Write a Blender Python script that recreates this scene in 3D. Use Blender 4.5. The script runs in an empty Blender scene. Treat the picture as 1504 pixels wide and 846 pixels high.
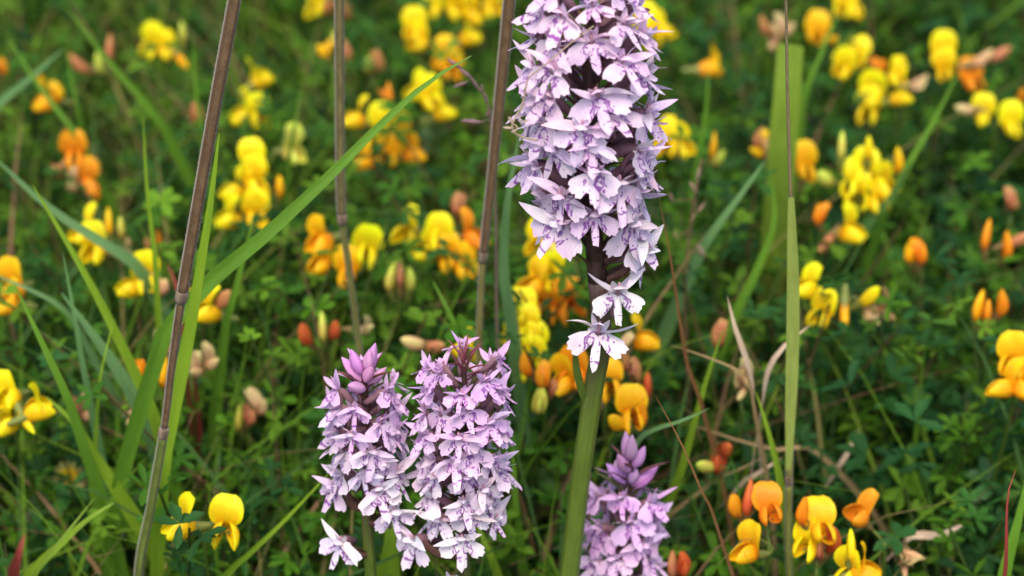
import bpy, math, random
import numpy as np
from mathutils import Vector, Matrix, noise as mnoise

# ------------------------------------------------------------------ camera, sky, sun, exposure
scene = bpy.context.scene
CAM = Vector((0.0, 0.0, 0.64)); PITCH = math.radians(30.0); LENS = 90.0; TANH = 18.0 / LENS
cd = bpy.data.cameras.new('camera'); cam = bpy.data.objects.new('camera', cd)
scene.collection.objects.link(cam); scene.camera = cam
cam.location = CAM; cam.rotation_euler = (math.radians(90) - PITCH, 0, 0)
cd.lens = LENS; cd.sensor_width = 36.0; cd.clip_start = 0.02; cd.clip_end = 400.0
cd.dof.use_dof = True; cd.dof.focus_distance = 0.785; cd.dof.aperture_fstop = 9.0; cd.dof.aperture_blades = 7

SUN_EL = math.radians(62); SUN_AZ = math.radians(188)      # compass angle of the sun, from +Y clockwise: high behind the camera
world = bpy.data.worlds.new('World'); scene.world = world; world.use_nodes = True
wn = world.node_tree.nodes; wl = world.node_tree.links; wn.clear()
wo = wn.new('ShaderNodeOutputWorld'); wb = wn.new('ShaderNodeBackground'); ws = wn.new('ShaderNodeTexSky')
ws.sky_type = 'NISHITA'; ws.sun_disc = False; ws.sun_elevation = SUN_EL; ws.sun_rotation = SUN_AZ
ws.air_density = 1.0; ws.dust_density = 4.0; ws.ozone_density = 1.0
wb.inputs['Strength'].default_value = 0.15
wl.new(ws.outputs[0], wb.inputs[0]); wl.new(wb.outputs[0], wo.inputs[0])
sd = bpy.data.lights.new('sun', 'SUN'); sun = bpy.data.objects.new('sun', sd); scene.collection.objects.link(sun)
sd.energy = 1.5; sd.angle = math.radians(30); sd.color = (1.0, 0.90, 0.74)
sdir = Vector((math.sin(SUN_AZ) * math.cos(SUN_EL), math.cos(SUN_AZ) * math.cos(SUN_EL), math.sin(SUN_EL)))
sun.rotation_euler = sdir.to_track_quat('Z', 'Y').to_euler(); sun.location = sdir * 5

vs = scene.view_settings
vs.view_transform = 'Standard'; vs.look = 'None'; vs.gamma = 1.0; vs.use_curve_mapping = False
vs.exposure = 0.92
scene.cycles.use_denoising = True
scene.cycles.max_bounces = 8; scene.cycles.diffuse_bounces = 4; scene.cycles.transmission_bounces = 4

RNG = random.Random(7)
COL = scene.collection

# ------------------------------------------------------------------ picture measurements to places
def ray(px, py):
    x = (px - 752) / 752 * TANH; y = (423 - py) / 752 * TANH
    c, s = math.cos(PITCH), math.sin(PITCH)
    return Vector((x, c + s * y, -s + c * y))
def at_depth(px, py, t): return CAM + ray(px, py) * t
def at_Y(px, py, Y):
    d = ray(px, py); return CAM + d * (Y / d.y)
def at_Z(px, py, z):
    d = ray(px, py); return CAM + d * ((z - CAM.z) / d.z)
def depth_Z(py, z): return (z - CAM.z) / ray(752, py).z
def pxm(t): return 752 / (TANH * t)                    # pixels per metre at depth t

# ------------------------------------------------------------------ materials
def new_mat(name):
    m = bpy.data.materials.new(name); m.use_nodes = True
    nt = m.node_tree; nt.nodes.clear()
    out = nt.nodes.new('ShaderNodeOutputMaterial')
    return m, nt, out
def N(nt, t, **kw):
    n = nt.nodes.new(t)
    for k, v in kw.items(): setattr(n, k, v)
    return n
def math_n(nt, op, a, b=None, clamp=False):
    n = nt.nodes.new('ShaderNodeMath'); n.operation = op; n.use_clamp = clamp
    for i, v in enumerate((a, b)):
        if v is None: continue
        if isinstance(v, (int, float)): n.inputs[i].default_value = v
        else: nt.links.new(v, n.inputs[i])
    return n.outputs[0]
def mix_c(nt, fac, a, b, mode='MIX'):
    n = nt.nodes.new('ShaderNodeMix'); n.data_type = 'RGBA'; n.blend_type = mode
    for i, v in ((0, fac), (6, a), (7, b)):
        if isinstance(v, (int, float)): n.inputs[i].default_value = v
        elif isinstance(v, tuple): n.inputs[i].default_value = (*v, 1)
        else: nt.links.new(v, n.inputs[i])
    return n.outputs[2]
def ramp(nt, fac, lo, hi):
    n = nt.nodes.new('ShaderNodeMapRange'); n.interpolation_type = 'SMOOTHSTEP'
    n.inputs[1].default_value = lo; n.inputs[2].default_value = hi
    nt.links.new(fac, n.inputs[0]); return n.outputs[0]
def tex_noise(nt, vec, scale, detail=2.0, rough=0.5):
    n = nt.nodes.new('ShaderNodeTexNoise'); n.inputs['Scale'].default_value = scale
    n.inputs['Detail'].default_value = detail; n.inputs['Roughness'].default_value = rough
    if vec is not None: nt.links.new(vec, n.inputs['Vector'])
    return n.outputs['Fac']
def leafy_surface(nt, out, color, rough=0.5, trans=0.3, trans_col=None, spec=0.4, normal=None, sheen=0.0):
    p = N(nt, 'ShaderNodeBsdfPrincipled'); p.inputs['Roughness'].default_value = rough
    p.inputs['Specular IOR Level'].default_value = spec
    if sheen: p.inputs['Sheen Weight'].default_value = sheen; p.inputs['Sheen Roughness'].default_value = 0.4
    t = N(nt, 'ShaderNodeBsdfTranslucent'); mx = N(nt, 'ShaderNodeMixShader'); mx.inputs[0].default_value = trans
    nt.links.new(color, p.inputs['Base Color']); nt.links.new(trans_col or color, t.inputs['Color'])
    if normal is not None:
        nt.links.new(normal, p.inputs['Normal'])
    nt.links.new(p.outputs[0], mx.inputs[1]); nt.links.new(t.outputs[0], mx.inputs[2]); nt.links.new(mx.outputs[0], out.inputs[0])
def bump(nt, h, strength=0.3, dist=0.0005):
    b = N(nt, 'ShaderNodeBump'); b.inputs['Strength'].default_value = strength; b.inputs['Distance'].default_value = dist
    nt.links.new(h, b.inputs['Height']); return b.outputs[0]

def uv_offset(nt, amount=7.0):
    """UV shifted by a value of its own for every object"""
    uv = N(nt, 'ShaderNodeUVMap'); oi = N(nt, 'ShaderNodeObjectInfo')
    sh = math_n(nt, 'MULTIPLY', oi.outputs['Random'], amount)
    cb = N(nt, 'ShaderNodeCombineXYZ')
    nt.links.new(sh, cb.inputs[0]); nt.links.new(sh, cb.inputs[1]); nt.links.new(sh, cb.inputs[2])
    ad = N(nt, 'ShaderNodeVectorMath', operation='ADD')
    nt.links.new(uv.outputs[0], ad.inputs[0]); nt.links.new(cb.outputs[0], ad.inputs[1])
    return uv.outputs[0], ad.outputs[0], oi

def make_orchid_petal(name, lip):
    m, nt, out = new_mat(name)
    uv, uvo, oi = uv_offset(nt)
    base = oi.outputs['Color']
    # faint blotches and length-wise veins in the petal's own pigment
    n1 = ramp(nt, tex_noise(nt, uvo, 2.2, 3), 0.35, 0.75)
    deep = mix_c(nt, 1.0, base, (0.80, 0.62, 0.86), 'MULTIPLY')
    col = mix_c(nt, math_n(nt, 'MULTIPLY', n1, 0.55), base, deep)
    sx = N(nt, 'ShaderNodeSeparateXYZ'); nt.links.new(uv, sx.inputs[0])
    u, v = sx.outputs[0], sx.outputs[1]
    wv = N(nt, 'ShaderNodeTexWave'); wv.inputs['Scale'].default_value = 2.2 if not lip else 3.0
    wv.inputs['Distortion'].default_value = 2.0; nt.links.new(uvo, wv.inputs['Vector'])
    col = mix_c(nt, math_n(nt, 'MULTIPLY', wv.outputs['Fac'], 0.10), col, deep)
    purple = (0.215, 0.035, 0.32)
    nd = N(nt, 'ShaderNodeTexNoise'); nd.inputs['Scale'].default_value = 3.0; nd.inputs['Detail'].default_value = 1
    nt.links.new(uvo, nd.inputs['Vector'])
    dv = N(nt, 'ShaderNodeSeparateXYZ'); nt.links.new(nd.outputs['Color'], dv.inputs[0])
    if lip:
        du = math_n(nt, 'ADD', u, math_n(nt, 'MULTIPLY', math_n(nt, 'SUBTRACT', dv.outputs[0], 0.5), 0.42))
        dw = math_n(nt, 'ADD', v, math_n(nt, 'MULTIPLY', math_n(nt, 'SUBTRACT', dv.outputs[1], 0.5), 0.42))
        def ell(cu, cv, ru, rv):
            a = math_n(nt, 'DIVIDE', math_n(nt, 'SUBTRACT', math_n(nt, 'ABSOLUTE', du), cu), ru)
            b = math_n(nt, 'DIVIDE', math_n(nt, 'SUBTRACT', dw, cv), rv)
            return math_n(nt, 'SQRT', math_n(nt, 'ADD', math_n(nt, 'MULTIPLY', a, a), math_n(nt, 'MULTIPLY', b, b)))
        f = ell(0.0, 0.42, 0.34, 0.40); g = ell(0.17, 0.36, 0.10, 0.20)
        l1 = math_n(nt, 'SUBTRACT', 1.0, ramp(nt, math_n(nt, 'ABSOLUTE', math_n(nt, 'SUBTRACT', f, 1.0)), 0.05, 0.16))
        l2 = math_n(nt, 'SUBTRACT', 1.0, ramp(nt, math_n(nt, 'ABSOLUTE', math_n(nt, 'SUBTRACT', g, 0.8)), 0.14, 0.42))
        gap = ramp(nt, tex_noise(nt, uvo, 5.5, 1), 0.40, 0.52)
        lines = math_n(nt, 'MULTIPLY', math_n(nt, 'MAXIMUM', l1, l2), gap)
        vo = N(nt, 'ShaderNodeTexVoronoi'); vo.inputs['Scale'].default_value = 7.5; nt.links.new(uvo, vo.inputs['Vector'])
        dots = math_n(nt, 'SUBTRACT', 1.0, ramp(nt, vo.outputs['Distance'], 0.16, 0.30))
        sp = N(nt, 'ShaderNodeSeparateXYZ'); nt.links.new(vo.outputs['Color'], sp.inputs[0])
        dots = math_n(nt, 'MULTIPLY', dots, math_n(nt, 'GREATER_THAN', sp.outputs[0], 0.52))
        dots = math_n(nt, 'MULTIPLY', dots, math_n(nt, 'SUBTRACT', 1.0, ramp(nt, f, 1.35, 1.75)))
        mark = math_n(nt, 'MULTIPLY', math_n(nt, 'MAXIMUM', lines, dots), 0.9)
        throat = math_n(nt, 'SUBTRACT', 1.0, ramp(nt, v, 0.02, 0.22))
        col = mix_c(nt, math_n(nt, 'MULTIPLY', throat, 0.35), col, (0.80, 0.74, 0.80))
    else:
        vo = N(nt, 'ShaderNodeTexVoronoi'); vo.inputs['Scale'].default_value = 3.4; nt.links.new(uvo, vo.inputs['Vector'])
        dots = math_n(nt, 'SUBTRACT', 1.0, ramp(nt, vo.outputs['Distance'], 0.10, 0.20))
        sp = N(nt, 'ShaderNodeSeparateXYZ'); nt.links.new(vo.outputs['Color'], sp.inputs[0])
        mark = math_n(nt, 'MULTIPLY', math_n(nt, 'MULTIPLY', dots, math_n(nt, 'GREATER_THAN', sp.outputs[0], 0.72)), 0.55)
    col = mix_c(nt, mark, col, purple)
    hs = N(nt, 'ShaderNodeHueSaturation')
    nt.links.new(math_n(nt, 'ADD', 0.49, math_n(nt, 'MULTIPLY', oi.outputs['Random'], 0.02)), hs.inputs['Hue'])
    nt.links.new(math_n(nt, 'ADD', 0.90, math_n(nt, 'MULTIPLY', oi.outputs['Random'], 0.16)), hs.inputs['Value'])
    nt.links.new(col, hs.inputs['Color']); col = hs.outputs[0]
    leafy_surface(nt, out, col, rough=0.55, trans=0.33, spec=0.25, normal=bump(nt, wv.outputs['Fac'], 0.25, 0.0004))
    return m

def make_tinted(name, rough=0.5, trans=0.3, spec=0.35, scale=3.0, dark=(0.6, 0.62, 0.55), amount=0.6, sheen=0.0, stripe=0.0, strength=0.2, freq=40.0):
    """plain plant tissue: the object's own colour with mottling"""
    m, nt, out = new_mat(name)
    uv, uvo, oi = uv_offset(nt)
    base = oi.outputs['Color']
    n1 = ramp(nt, tex_noise(nt, uvo, scale, 4, 0.6), 0.3, 0.75)
    d = mix_c(nt, 1.0, base, dark, 'MULTIPLY')
    col = mix_c(nt, math_n(nt, 'MULTIPLY', n1, amount), base, d)
    sx = N(nt, 'ShaderNodeSeparateXYZ'); nt.links.new(uv, sx.inputs[0])
    w = math_n(nt, 'SINE', math_n(nt, 'MULTIPLY', sx.outputs[0], freq))
    if stripe:
        col = mix_c(nt, math_n(nt, 'MULTIPLY', ramp(nt, w, -0.4, 0.8), stripe), col, d)
    leafy_surface(nt, out, col, rough, trans, spec=spec, normal=bump(nt, w, strength, 0.0003), sheen=sheen)
    return m

def make_orchid_stem():
    m, nt, out = new_mat('orchid_stem')
    uv, uvo, oi = uv_offset(nt)
    sx = N(nt, 'ShaderNodeSeparateXYZ'); nt.links.new(uv, sx.inputs[0])
    n1 = tex_noise(nt, uvo, 6.0, 4, 0.6)
    w = math_n(nt, 'SINE', math_n(nt, 'MULTIPLY', sx.outputs[0], 50.3))
    col = mix_c(nt, math_n(nt, 'MULTIPLY', ramp(nt, n1, 0.3, 0.75), 0.6), oi.outputs['Color'], mix_c(nt, 1.0, oi.outputs['Color'], (0.65, 0.65, 0.6), 'MULTIPLY'))
    f = ramp(nt, math_n(nt, 'ADD', sx.outputs[1], math_n(nt, 'MULTIPLY', math_n(nt, 'SUBTRACT', n1, 0.5), 0.5)), 3.15, 3.95)
    col = mix_c(nt, f, col, (0.085, 0.050, 0.040))
    leafy_surface(nt, out, col, 0.45, 0.0, spec=0.35, normal=bump(nt, w, 0.35, 0.0003))
    return m

def make_trefoil_petal():
    m, nt, out = new_mat('trefoil_petal')
    uv, uvo, oi = uv_offset(nt)
    base = oi.outputs['Color']
    sx = N(nt, 'ShaderNodeSeparateXYZ'); nt.links.new(uv, sx.inputs[0])
    red = mix_c(nt, 1.0, base, (0.95, 0.42, 0.5), 'MULTIPLY')
    f = math_n(nt, 'MULTIPLY', math_n(nt, 'SUBTRACT', 1.0, ramp(nt, sx.outputs[1], 0.1, 0.55)), 0.55)
    f = math_n(nt, 'MULTIPLY', f, oi.outputs['Random'])
    col = mix_c(nt, f, base, red)
    rim = math_n(nt, 'MAXIMUM', math_n(nt, 'MULTIPLY', math_n(nt, 'ABSOLUTE', math_n(nt, 'SUBTRACT', sx.outputs[0], 0.5)), 2.0), sx.outputs[1])
    rimn = math_n(nt, 'ADD', rim, math_n(nt, 'MULTIPLY', math_n(nt, 'SUBTRACT', tex_noise(nt, uvo, 3.0, 2), 0.5), 0.7))
    col = mix_c(nt, math_n(nt, 'MULTIPLY', ramp(nt, rimn, 0.55, 1.0), 0.6), col, mix_c(nt, 1.0, col, (1.0, 1.55, 1.0), 'MULTIPLY'))
    n1 = ramp(nt, tex_noise(nt, uvo, 2.5, 3), 0.4, 0.8)
    col = mix_c(nt, math_n(nt, 'MULTIPLY', n1, 0.45), col, mix_c(nt, 1.0, col, (0.95, 0.68, 0.8), 'MULTIPLY'))
    w = math_n(nt, 'SINE', math_n(nt, 'MULTIPLY', sx.outputs[0], 34.0))
    leafy_surface(nt, out, col, 0.5, 0.3, spec=0.25, normal=bump(nt, w, 0.12, 0.0003))
    return m

def make_cover(name, trans=0.35):
    m, nt, out = new_mat(name)
    at = N(nt, 'ShaderNodeAttribute'); at.attribute_name = 'tint'
    tc = N(nt, 'ShaderNodeTexCoord')
    n1 = tex_noise(nt, tc.outputs['Object'], 160.0, 3)
    col = mix_c(nt, math_n(nt, 'MULTIPLY', ramp(nt, n1, 0.35, 0.7), 0.45), at.outputs['Color'],
                mix_c(nt, 1.0, at.outputs['Color'], (0.6, 0.68, 0.6), 'MULTIPLY'))
    leafy_surface(nt, out, col, 0.6, trans, spec=0.12)
    return m

def make_soil():
    m, nt, out = new_mat('soil')
    tc = N(nt, 'ShaderNodeTexCoord')
    n1 = ramp(nt, tex_noise(nt, tc.outputs['Object'], 60.0, 6, 0.65), 0.35, 0.7)
    n2 = ramp(nt, tex_noise(nt, tc.outputs['Object'], 1.5, 5, 0.6), 0.35, 0.65)
    col = mix_c(nt, n1, (0.016, 0.013, 0.008), (0.045, 0.036, 0.020))
    col = mix_c(nt, math_n(nt, 'MULTIPLY', n2, 0.8), col, (0.022, 0.040, 0.010))
    p = N(nt, 'ShaderNodeBsdfPrincipled'); p.inputs['Roughness'].default_value = 0.95
    nt.links.new(col, p.inputs['Base Color']); nt.links.new(bump(nt, n1, 0.6, 0.004), p.inputs['Normal'])
    nt.links.new(p.outputs[0], out.inputs[0]); return m

M = dict(
    lip=make_orchid_petal('orchid_lip', True), petal=make_orchid_petal('orchid_petal', False),
    tref=make_trefoil_petal(), ostem=make_orchid_stem(),
    green=make_tinted('green_tissue', 0.42, 0.30, stripe=0.25),
    blade=make_tinted('grass_tissue', 0.40, 0.38, stripe=0.35, scale=2.0),
    stalk=make_tinted('stalk_tissue', 0.65, 0.0, stripe=0.7, sheen=0.2, scale=5.0, strength=0.9, freq=25.1, amount=0.8, dark=(0.45, 0.42, 0.40), spec=0.2),
    bract=make_tinted('bract_tissue', 0.5, 0.15, stripe=0.4, dark=(0.5, 0.45, 0.55)),
    dry=make_tinted('dry_tissue', 0.7, 0.2, stripe=0.4, dark=(0.6, 0.45, 0.4), sheen=0.2),
    cover=make_cover('leaf_tissue'), soil=make_soil())

# ------------------------------------------------------------------ mesh helpers
def mesh(name, verts, faces, uvs=None, smooth=True):
    me = bpy.data.meshes.new(name)
    me.from_pydata([tuple(v) for v in verts], [], faces)
    if uvs is not None:
        l = me.uv_layers.new(name='UVMap')
        idx = np.empty(len(me.loops), dtype=np.int32); me.loops.foreach_get('vertex_index', idx)
        l.data.foreach_set('uv', np.asarray(uvs, dtype=np.float32)[idx].ravel())
    if smooth: me.polygons.foreach_set('use_smooth', [True] * len(me.polygons))
    me.update(); return me
def obj(name, me, mat, parent=None, mtx=None, color=(1, 1, 1)):
    o = bpy.data.objects.new(name, me); COL.objects.link(o)
    if not me.materials: me.materials.append(mat)
    o.color = (*color, 1)
    if parent is not None: o.parent = parent
    if mtx is not None: o.matrix_basis = mtx
    return o
def root(name, base, label, cat, group=None):
    o = bpy.data.objects.new(name, None); COL.objects.link(o); o.location = base
    o.empty_display_size = 0.01
    o['label'] = label; o['category'] = cat
    if group: o['group'] = group
    return o
def spline(pts, n):
    """Catmull-Rom through the points, n+1 samples even in length"""
    P = [Vector(p) for p in pts]
    if len(P) == 2: return [P[0].lerp(P[1], i / n) for i in range(n + 1)]
    Q = [P[0] * 2 - P[1]] + P + [P[-1] * 2 - P[-2]]
    dense = []
    for i in range(1, len(Q) - 2):
        for k in range(12):
            t = k / 12; a, b, c, d = Q[i - 1], Q[i], Q[i + 1], Q[i + 2]
            dense.append(0.5 * ((2 * b) + (c - a) * t + (2 * a - 5 * b + 4 * c - d) * t * t + (3 * b - a - 3 * c + d) * t ** 3))
    dense.append(P[-1])
    L = [0.0]
    for i in range(1, len(dense)): L.append(L[-1] + (dense[i] - dense[i - 1]).length)
    out = []; j = 0
    for i in range(n + 1):
        s = L[-1] * i / n
        while j < len(L) - 2 and L[j + 1] < s: j += 1
        f = (s - L[j]) / max(1e-9, L[j + 1] - L[j]); out.append(dense[j].lerp(dense[j + 1], min(1, f)))
    return out
def tube(pts, rad, seg=8, cap=True):
    n = len(pts); V = []; F = []; U = []
    up = Vector((0.31, 0.95, 0.05))
    for i, p in enumerate(pts):
        t = (pts[min(i + 1, n - 1)] - pts[max(i - 1, 0)]).normalized()
        a = t.cross(up).normalized(); b = t.cross(a)
        r = rad(i / (n - 1)) if callable(rad) else rad
        for k in range(seg):
            an = 2 * math.pi * k / seg
            V.append(p + (a * math.cos(an) + b * math.sin(an)) * r); U.append((k / seg, i / (n - 1) * 4))
    for i in range(n - 1):
        for k in range(seg):
            k2 = (k + 1) % seg
            F.append((i * seg + k, i * seg + k2, (i + 1) * seg + k2, (i + 1) * seg + k))
    if cap:
        F.append(tuple(range(seg - 1, -1, -1))); F.append(tuple((n - 1) * seg + k for k in range(seg)))
    return V, F, U
def ribbon(pts, width, view=None, fold=0.25, twist=0.0, seed=0):
    """grass blade: three vertices across, keeled, turned about its length"""
    r = random.Random(seed); n = len(pts); V = []; F = []; U = []
    ph = r.uniform(0, 6)
    for i, p in enumerate(pts):
        s = i / (n - 1)
        t = (pts[min(i + 1, n - 1)] - pts[max(i - 1, 0)]).normalized()
        vd = (CAM - p).normalized() if view is None else view
        w = t.cross(vd).normalized(); nn = w.cross(t).normalized()
        a = twist * math.sin(s * 3.1 + ph)
        w2 = w * math.cos(a) + nn * math.sin(a); n2 = nn * math.cos(a) - w * math.sin(a)
        h = width(s) / 2
        for k, x in enumerate((-1, -0.45, 0, 0.45, 1)):
            V.append(p + w2 * (x * h) - n2 * ((1 - abs(x)) * h * fold)); U.append((0.5 + x * 0.5, s * 6))
    for i in range(n - 1):
        for k in range(4):
            F.append((i * 5 + k, i * 5 + k + 1, i * 5 + k + 6, i * 5 + k + 5))
    return V, F, U
def petal(L, W, prof, a0, a1, cup=0.0, nl=9, nw=6, wave=0.0, seed=0, side=0.0):
    """sheet along a bending centre line in the XZ plane, angle above +X from a0 to a1; width along Y"""
    r = random.Random(seed); V = []; F = []; U = []
    x = z = 0.0; ph = r.uniform(0, 6); ph2 = r.uniform(0, 6)
    for i in range(nl + 1):
        t = i / nl; a = math.radians(a0 + (a1 - a0) * t)
        if i: x += math.cos(a) * L / nl; z += math.sin(a) * L / nl
        nx, nz = -math.sin(a), math.cos(a)
        w = max(prof(t), 0.03) * W / 2
        for j in range(nw + 1):
            s = -1 + 2 * j / nw
            off = cup * s * s * w + wave * W * math.sin(3.0 * s + ph + 5 * t) * t + wave * 0.6 * W * math.sin(9 * t + ph2 + s) * abs(s)
            V.append((x + nx * off, s * w + side * t * t * L, z + nz * off)); U.append((0.5 + s * 0.5, t))
    for i in range(nl):
        for j in range(nw):
            a = i * (nw + 1) + j; F.append((a, a + 1, a + nw + 2, a + nw + 1))
    return V, F, U
def place(mtx, parent_base=None):
    return Matrix.Translation(-parent_base) @ mtx if parent_base is not None else mtx
def frame(origin, xdir, up=Vector((0, 0, 1)), roll=0.0):
    X = Vector(xdir).normalized(); Y = up.cross(X)
    if Y.length < 1e-4: Y = Vector((0, 1, 0)).cross(X)
    Y.normalize(); Z = X.cross(Y)
    m = Matrix(((X.x, Y.x, Z.x, origin.x), (X.y, Y.y, Z.y, origin.y), (X.z, Y.z, Z.z, origin.z), (0, 0, 0, 1)))
    return m @ Matrix.Rotation(roll, 4, 'X')

# ------------------------------------------------------------------ ground
G = bpy.data.meshes.new('ground')
gv = []; gf = []
xs = [-40, -12, -4, -2] + [-1.2 + 0.1 * i for i in range(25)] + [2, 4, 12, 40]
ys = [-30, -8, -2, -0.6] + [-0.2 + 0.1 * i for i in range(28)] + [4, 8, 20, 60]
for y in ys:
    for x in xs:
        k = 1.0 if abs(x) < 2 and -0.6 < y < 3 else 0.0
        gv.append((x, y, k * 0.008 * mnoise.noise(Vector((x * 5, y * 5, 0))) - 0.002))
for j in range(len(ys) - 1):
    for i in range(len(xs) - 1):
        a = j * len(xs) + i; gf.append((a, a + 1, a + len(xs) + 1, a + len(xs)))
ground = obj('ground', mesh('ground', gv, gf), M['soil']); ground['kind'] = 'structure'
def gz(x, y): return 0.008 * mnoise.noise(Vector((x * 5, y * 5, 0))) - 0.006

# ------------------------------------------------------------------ orchids
lance = lambda t: math.sin(math.pi * min(1, 0.10 + 0.90 * t) ** 0.85) ** 0.8 if t < 0.999 else 0.04
oval = lambda t: (math.sin(math.pi * (0.06 + 0.94 * t)) ** 0.6) if t < 0.999 else 0.05
def lip_mesh(seed):
    r = random.Random(seed); R = 1.0; na, nr = 44, 9
    midl = r.uniform(1.02, 1.32); midw = r.uniform(15, 21); latp = r.uniform(50, 58); latw = r.uniform(31, 40)
    notch = r.uniform(0.55, 0.7); ph = [r.uniform(0, 6) for _ in range(5)]; back = r.uniform(0.05, 0.28); fw = r.uniform(-0.12, 0.22)
    V = [(0, 0, 0)]; U = [(0, 0)]; F = []
    for j in range(1, nr + 1):
        f = j / nr
        for i in range(na + 1):
            th = -108 + 216 * i / na; a = abs(th)
            lat = (0.97 + 0.06 * math.sin(ph[0] + th * 0.05)) * math.exp(-((a - latp) / latw) ** 4)
            mid = midl * math.exp(-(a / midw) ** 2)
            b = max(lat, mid, 0.0); rr = (lat ** 6 + mid ** 6 + (0.30) ** 6) ** (1 / 6)
            rr *= 1 + 0.04 * math.sin(th * 0.31 + ph[1]) + 0.045 * math.sin(th * 0.62 + ph[2])
            rr *= f; q = math.radians(th)
            y = rr * math.sin(q); z = -rr * math.cos(q)
            x = fw * rr - back * y * y + 0.10 * f * f * math.sin(2.2 * q + ph[3]) + 0.05 * f ** 3 * math.sin(q * 6 + ph[4]) + 0.06 * math.exp(-(y * y) / 0.02) * f
            V.append((x, y, z)); U.append((y, -z))
    for i in range(na): F.append((0, 1 + i, 2 + i))
    for j in range(nr - 1):
        for i in range(na):
            a = 1 + j * (na + 1) + i; F.append((a, a + na + 1, a + na + 2, a + 1))
    return mesh('lip', V, F, U)
LIPS = [lip_mesh(s) for s in range(9)]
SEPALS = [mesh('sepal', *petal(1.0, 0.28, lance, RNG.uniform(-15, 15), RNG.uniform(-30, 45), cup=RNG.uniform(0.1, 0.5), wave=0.03, seed=s, side=RNG.uniform(-0.2, 0.2))) for s in range(8)]
HOODS = [mesh('hood', *petal(1.0, 0.70, oval, 85, RNG.uniform(-25, 5), cup=-0.5, wave=0.02, seed=40 + s)) for s in range(4)]
PETALS = [mesh('petal', *petal(0.85, 0.30, lance, 80, RNG.uniform(20, 60), cup=-0.3, wave=0.03, seed=60 + s)) for s in range(4)]
def core_mesh():
    a = spline([(-1.25, 0, -0.62), (-0.75, 0, -0.35), (-0.3, 0, -0.04), (0.02, 0, 0.02)], 8)
    V, F, U = tube(a, lambda t: 0.12 + 0.07 * math.sin(math.pi * t), 8)
    b = spline([(-0.02, 0, -0.02), (-0.25, 0, -0.25), (-0.42, 0, -0.62), (-0.44, 0, -0.92)], 6)
    V2, F2, U2 = tube(b, lambda t: 0.12 - 0.06 * t, 7); o = len(V)
    return mesh('floret', V + V2, F + [tuple(i + o for i in f) for f in F2], U + U2)
CORE = core_mesh()
def column_mesh():
    a = spline([(0.0, 0, -0.06), (0.10, 0, 0.08), (0.13, 0, 0.24), (0.09, 0, 0.34)], 6)
    return mesh('column', *tube(a, lambda t: 0.02 + 0.04 * math.sin(math.pi * (0.15 + 0.7 * t)), 8))
COLUMN = column_mesh()
def bud_mesh(seed):
    r = random.Random(seed); V = []; F = []; U = []
    n, s = 10, 12; bend = r.uniform(-0.25, 0.25)
    for i in range(n + 1):
        t = i / n; rad = 0.20 * math.sin(math.pi * min(1, 0.08 + 0.92 * t) ** 0.8) ** 0.8 if i < n else 0.01
        for k in range(s):
            a = 2 * math.pi * k / s; rr = rad * (1 + 0.13 * math.cos(3 * a))
            V.append((t + 0.0, rr * math.cos(a) + bend * t * t * 0.3, rr * math.sin(a) + 0.12 * t * t)); U.append((k / s, t))
    for i in range(n):
        for k in range(s):
            F.append((i * s + k, i * s + (k + 1) % s, (i + 1) * s + (k + 1) % s, (i + 1) * s + k))
    return mesh('bud', V, F, U)
BUDS = [bud_mesh(s) for s in range(4)]
BRACTS = [mesh('bract', *petal(1.0, 0.15, lambda t: math.sin(math.pi * (0.18 + 0.82 * t)) ** 0.9 if t < .99 else .02, RNG.uniform(35, 60), RNG.uniform(0, 45), cup=0.6, seed=80 + s, nw=4)) for s in range(5)]

def add_floret(rt, base, pos, out_dir, size, tint, r, roll=0.0, core_col=(0.30, 0.17, 0.20), lip_ang=None):
    m = frame(pos, out_dir, roll=roll) @ Matrix.Scale(size, 4)
    fl = obj('floret', CORE, M['petal'], rt, place(m, base), core_col)
    jt = lambda c, a=0.05: tuple(max(0.0, v * (1 + r.uniform(-a, a))) for v in c)
    la = math.radians(lip_ang if lip_ang is not None else r.uniform(12, 46))
    obj('lip', r.choice(LIPS), M['lip'], fl, Matrix.Rotation(-la, 4, 'Y') @ Matrix.Scale(r.uniform(0.92, 1.06), 4), jt(tint))
    for s in (-1, 1):
        q = Matrix.Rotation(s * math.radians(r.uniform(38, 88)), 4, 'Z') @ Matrix.Rotation(-math.radians(r.uniform(-5, 48)), 4, 'Y') @ Matrix.Rotation(s * r.uniform(-0.2, 0.9), 4, 'X')
        obj('sepal', r.choice(SEPALS), M['petal'], fl, q @ Matrix.Scale(r.uniform(0.95, 1.35), 4), jt(tint, 0.08))
    obj('hood', r.choice(HOODS), M['petal'], fl, Matrix.Rotation(math.radians(r.uniform(-10, 14)), 4, 'Y') @ Matrix.Scale(r.uniform(0.52, 0.68), 4), jt(tint))
    for s in (-1, 1):
        obj('petal', r.choice(PETALS), M['petal'], fl, Matrix.Translation((0, s * 0.07, 0)) @ Matrix.Rotation(s * math.radians(r.uniform(14, 40)), 4, 'Z') @ Matrix.Rotation(math.radians(r.uniform(-5, 15)), 4, 'Y') @ Matrix.Scale(r.uniform(0.7, 0.85), 4), jt(tint))
    obj('column', COLUMN, M['petal'], fl, Matrix.Identity(4), (0.55, 0.32, 0.40))
    return fl

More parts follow.
